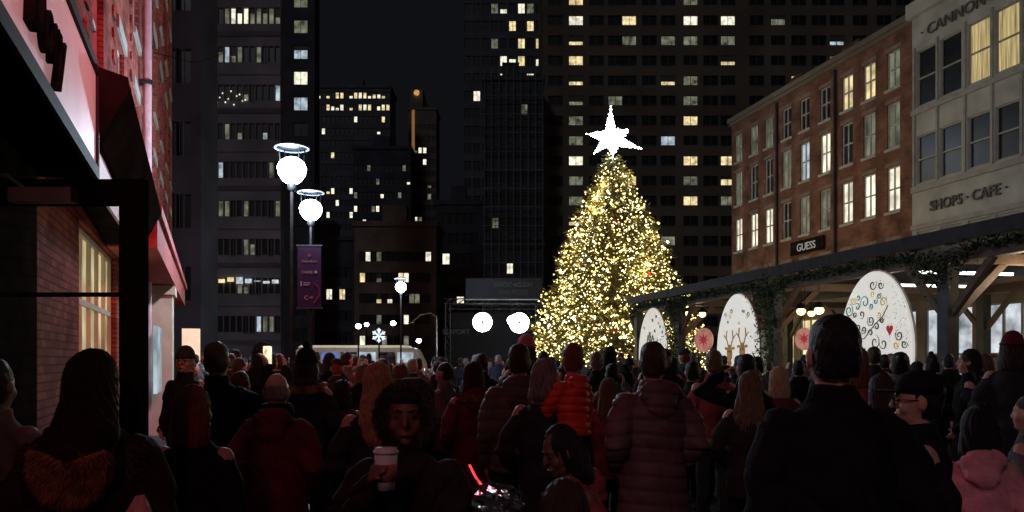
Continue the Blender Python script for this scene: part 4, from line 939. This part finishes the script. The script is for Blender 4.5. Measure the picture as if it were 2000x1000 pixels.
# ------------------------------------------------------------ lights
def pl(name, loc, e, c, r=.1):
    l = bpy.data.lights.new(name, 'POINT'); l.energy = e; l.color = c; l.shadow_soft_size = r; o = bpy.data.objects.new(name, l); col.objects.link(o); o.location = loc; return o
def sp(name, loc, tgt, e, c, ang, r=.2, blend=.6):
    l = bpy.data.lights.new(name, 'SPOT'); l.energy = e; l.color = c; l.shadow_soft_size = r; l.spot_size = math.radians(ang); l.spot_blend = blend
    o = bpy.data.objects.new(name, l); col.objects.link(o); o.location = loc; o.rotation_euler = (Vector(tgt)-Vector(loc)).to_track_quat('-Z','Y').to_euler()
cool = (.62,.80,1)
for px,py,Y,e in ((570,330,16,600),(607,408,20.4,600),(783,560,41.6,700)):
    p = P(px,py,Y); pl('lamp_light', (p.x,p.y-.5,p.z-.1), e, cool, .1)
pl('star_light', (TX,TY-1.6,P(0,275,38).z), 250, cool, .3)
for i in range(16):
    f_ = (i+.5)/16*.92; z = BASE+(TOP-BASE)*f_; a = -math.pi/2+U(-1.3,1.3); R = RM*(1-f_)**.92*.9+.35; pl('tree_light', (TX+R*math.cos(a),TY+R*math.sin(a),z), 75, (1,.74,.30), .05)
sp('tree_wash', (TX,TY-6,3), (TX,TY-20,0), 160, (1,.8,.45), 150)
sp('red_flood', (3.2,.5,7.5), (-7,15,9.5), 3800, (1,.075,.11), 75)
sp('red_flood', (-1.0,1.5,5.2), (-6.5,12,4.5), 320, (1,.10,.14), 80)
sp('red_crowd', (-1.2,-1.8,4.6), (1.5,6,.3), 90, (1,.15,.24), 110)
sp('fill_crowd', (2.5,-2.5,5.0), (0,6,1.0), 20, (1,.72,.70), 110)
sp('sign_wash', (-.6,4.4,5.6), (-3.1,5.2,3.8), 26, (1,.68,.70), 100)
sp('pier_fill', (-2.4,6.6,3.1), (-3.8,7.9,2.0), 14, (1,.8,.6), 130)  # added to warm the brick pier; no fixture stands here
sp('row_wash', (6,24,7.5), (13.8,37,10), 270, (1,.84,.68), 110)
sp('row_wash', (9,16,8), (17,27,11), 430, (.95,.95,.85), 90)
for Y,e in ((11,45),(14.2,70),(18.2,70),(23,45),(28,45)): q = onS(us(Y),1.6,3.05); pl('shed_light', q, e, (1,.76,.50), .08)
for i in (940,1015): p = P(i,630,Ys); sp('stage_beam', (p.x,Ys-.9,p.z), (p.x*.5,10,1.5), 800, (.92,.96,1), 70)
s = bpy.data.lights.new('building_fill_sun', 'SUN'); s.energy = .13; s.angle = math.radians(8); s.color = (.84,.88,1); o = bpy.data.objects.new('building_fill_sun', s); col.objects.link(o); o.rotation_euler = (math.radians(62),0,math.radians(-20))  # dim sun added to give the building fronts some shape
w = bpy.data.worlds.new('World'); scene.world = w; w.use_nodes = True; N = w.node_tree.nodes; L = w.node_tree.links; bgd = N['Background']
sky = N.new('ShaderNodeTexSky'); sky.sky_type = 'NISHITA'; sky.sun_disc = False; sky.sun_elevation = math.radians(-4); sky.sun_rotation = math.radians(200)
mx = N.new('ShaderNodeMix'); mx.data_type = 'RGBA'; mx.inputs['Factor'].default_value = .92; mx.inputs[7].default_value = (.066,.070,.088,1)
L.new(sky.outputs[0], mx.inputs[6]); L.new(mx.outputs[2], bgd.inputs['Color']); bgd.inputs['Strength'].default_value = .08
cam = bpy.data.cameras.new('Camera'); cam.lens = 28; cam.sensor_width = 36; cam.shift_y = .1; cam.clip_end = 2000; cam.clip_start = .05
co = bpy.data.objects.new('Camera', cam); col.objects.link(co); co.location = (0,0,CZ); co.rotation_euler = (math.radians(90),0,0); scene.camera = co
scene.view_settings.view_transform = 'Standard'
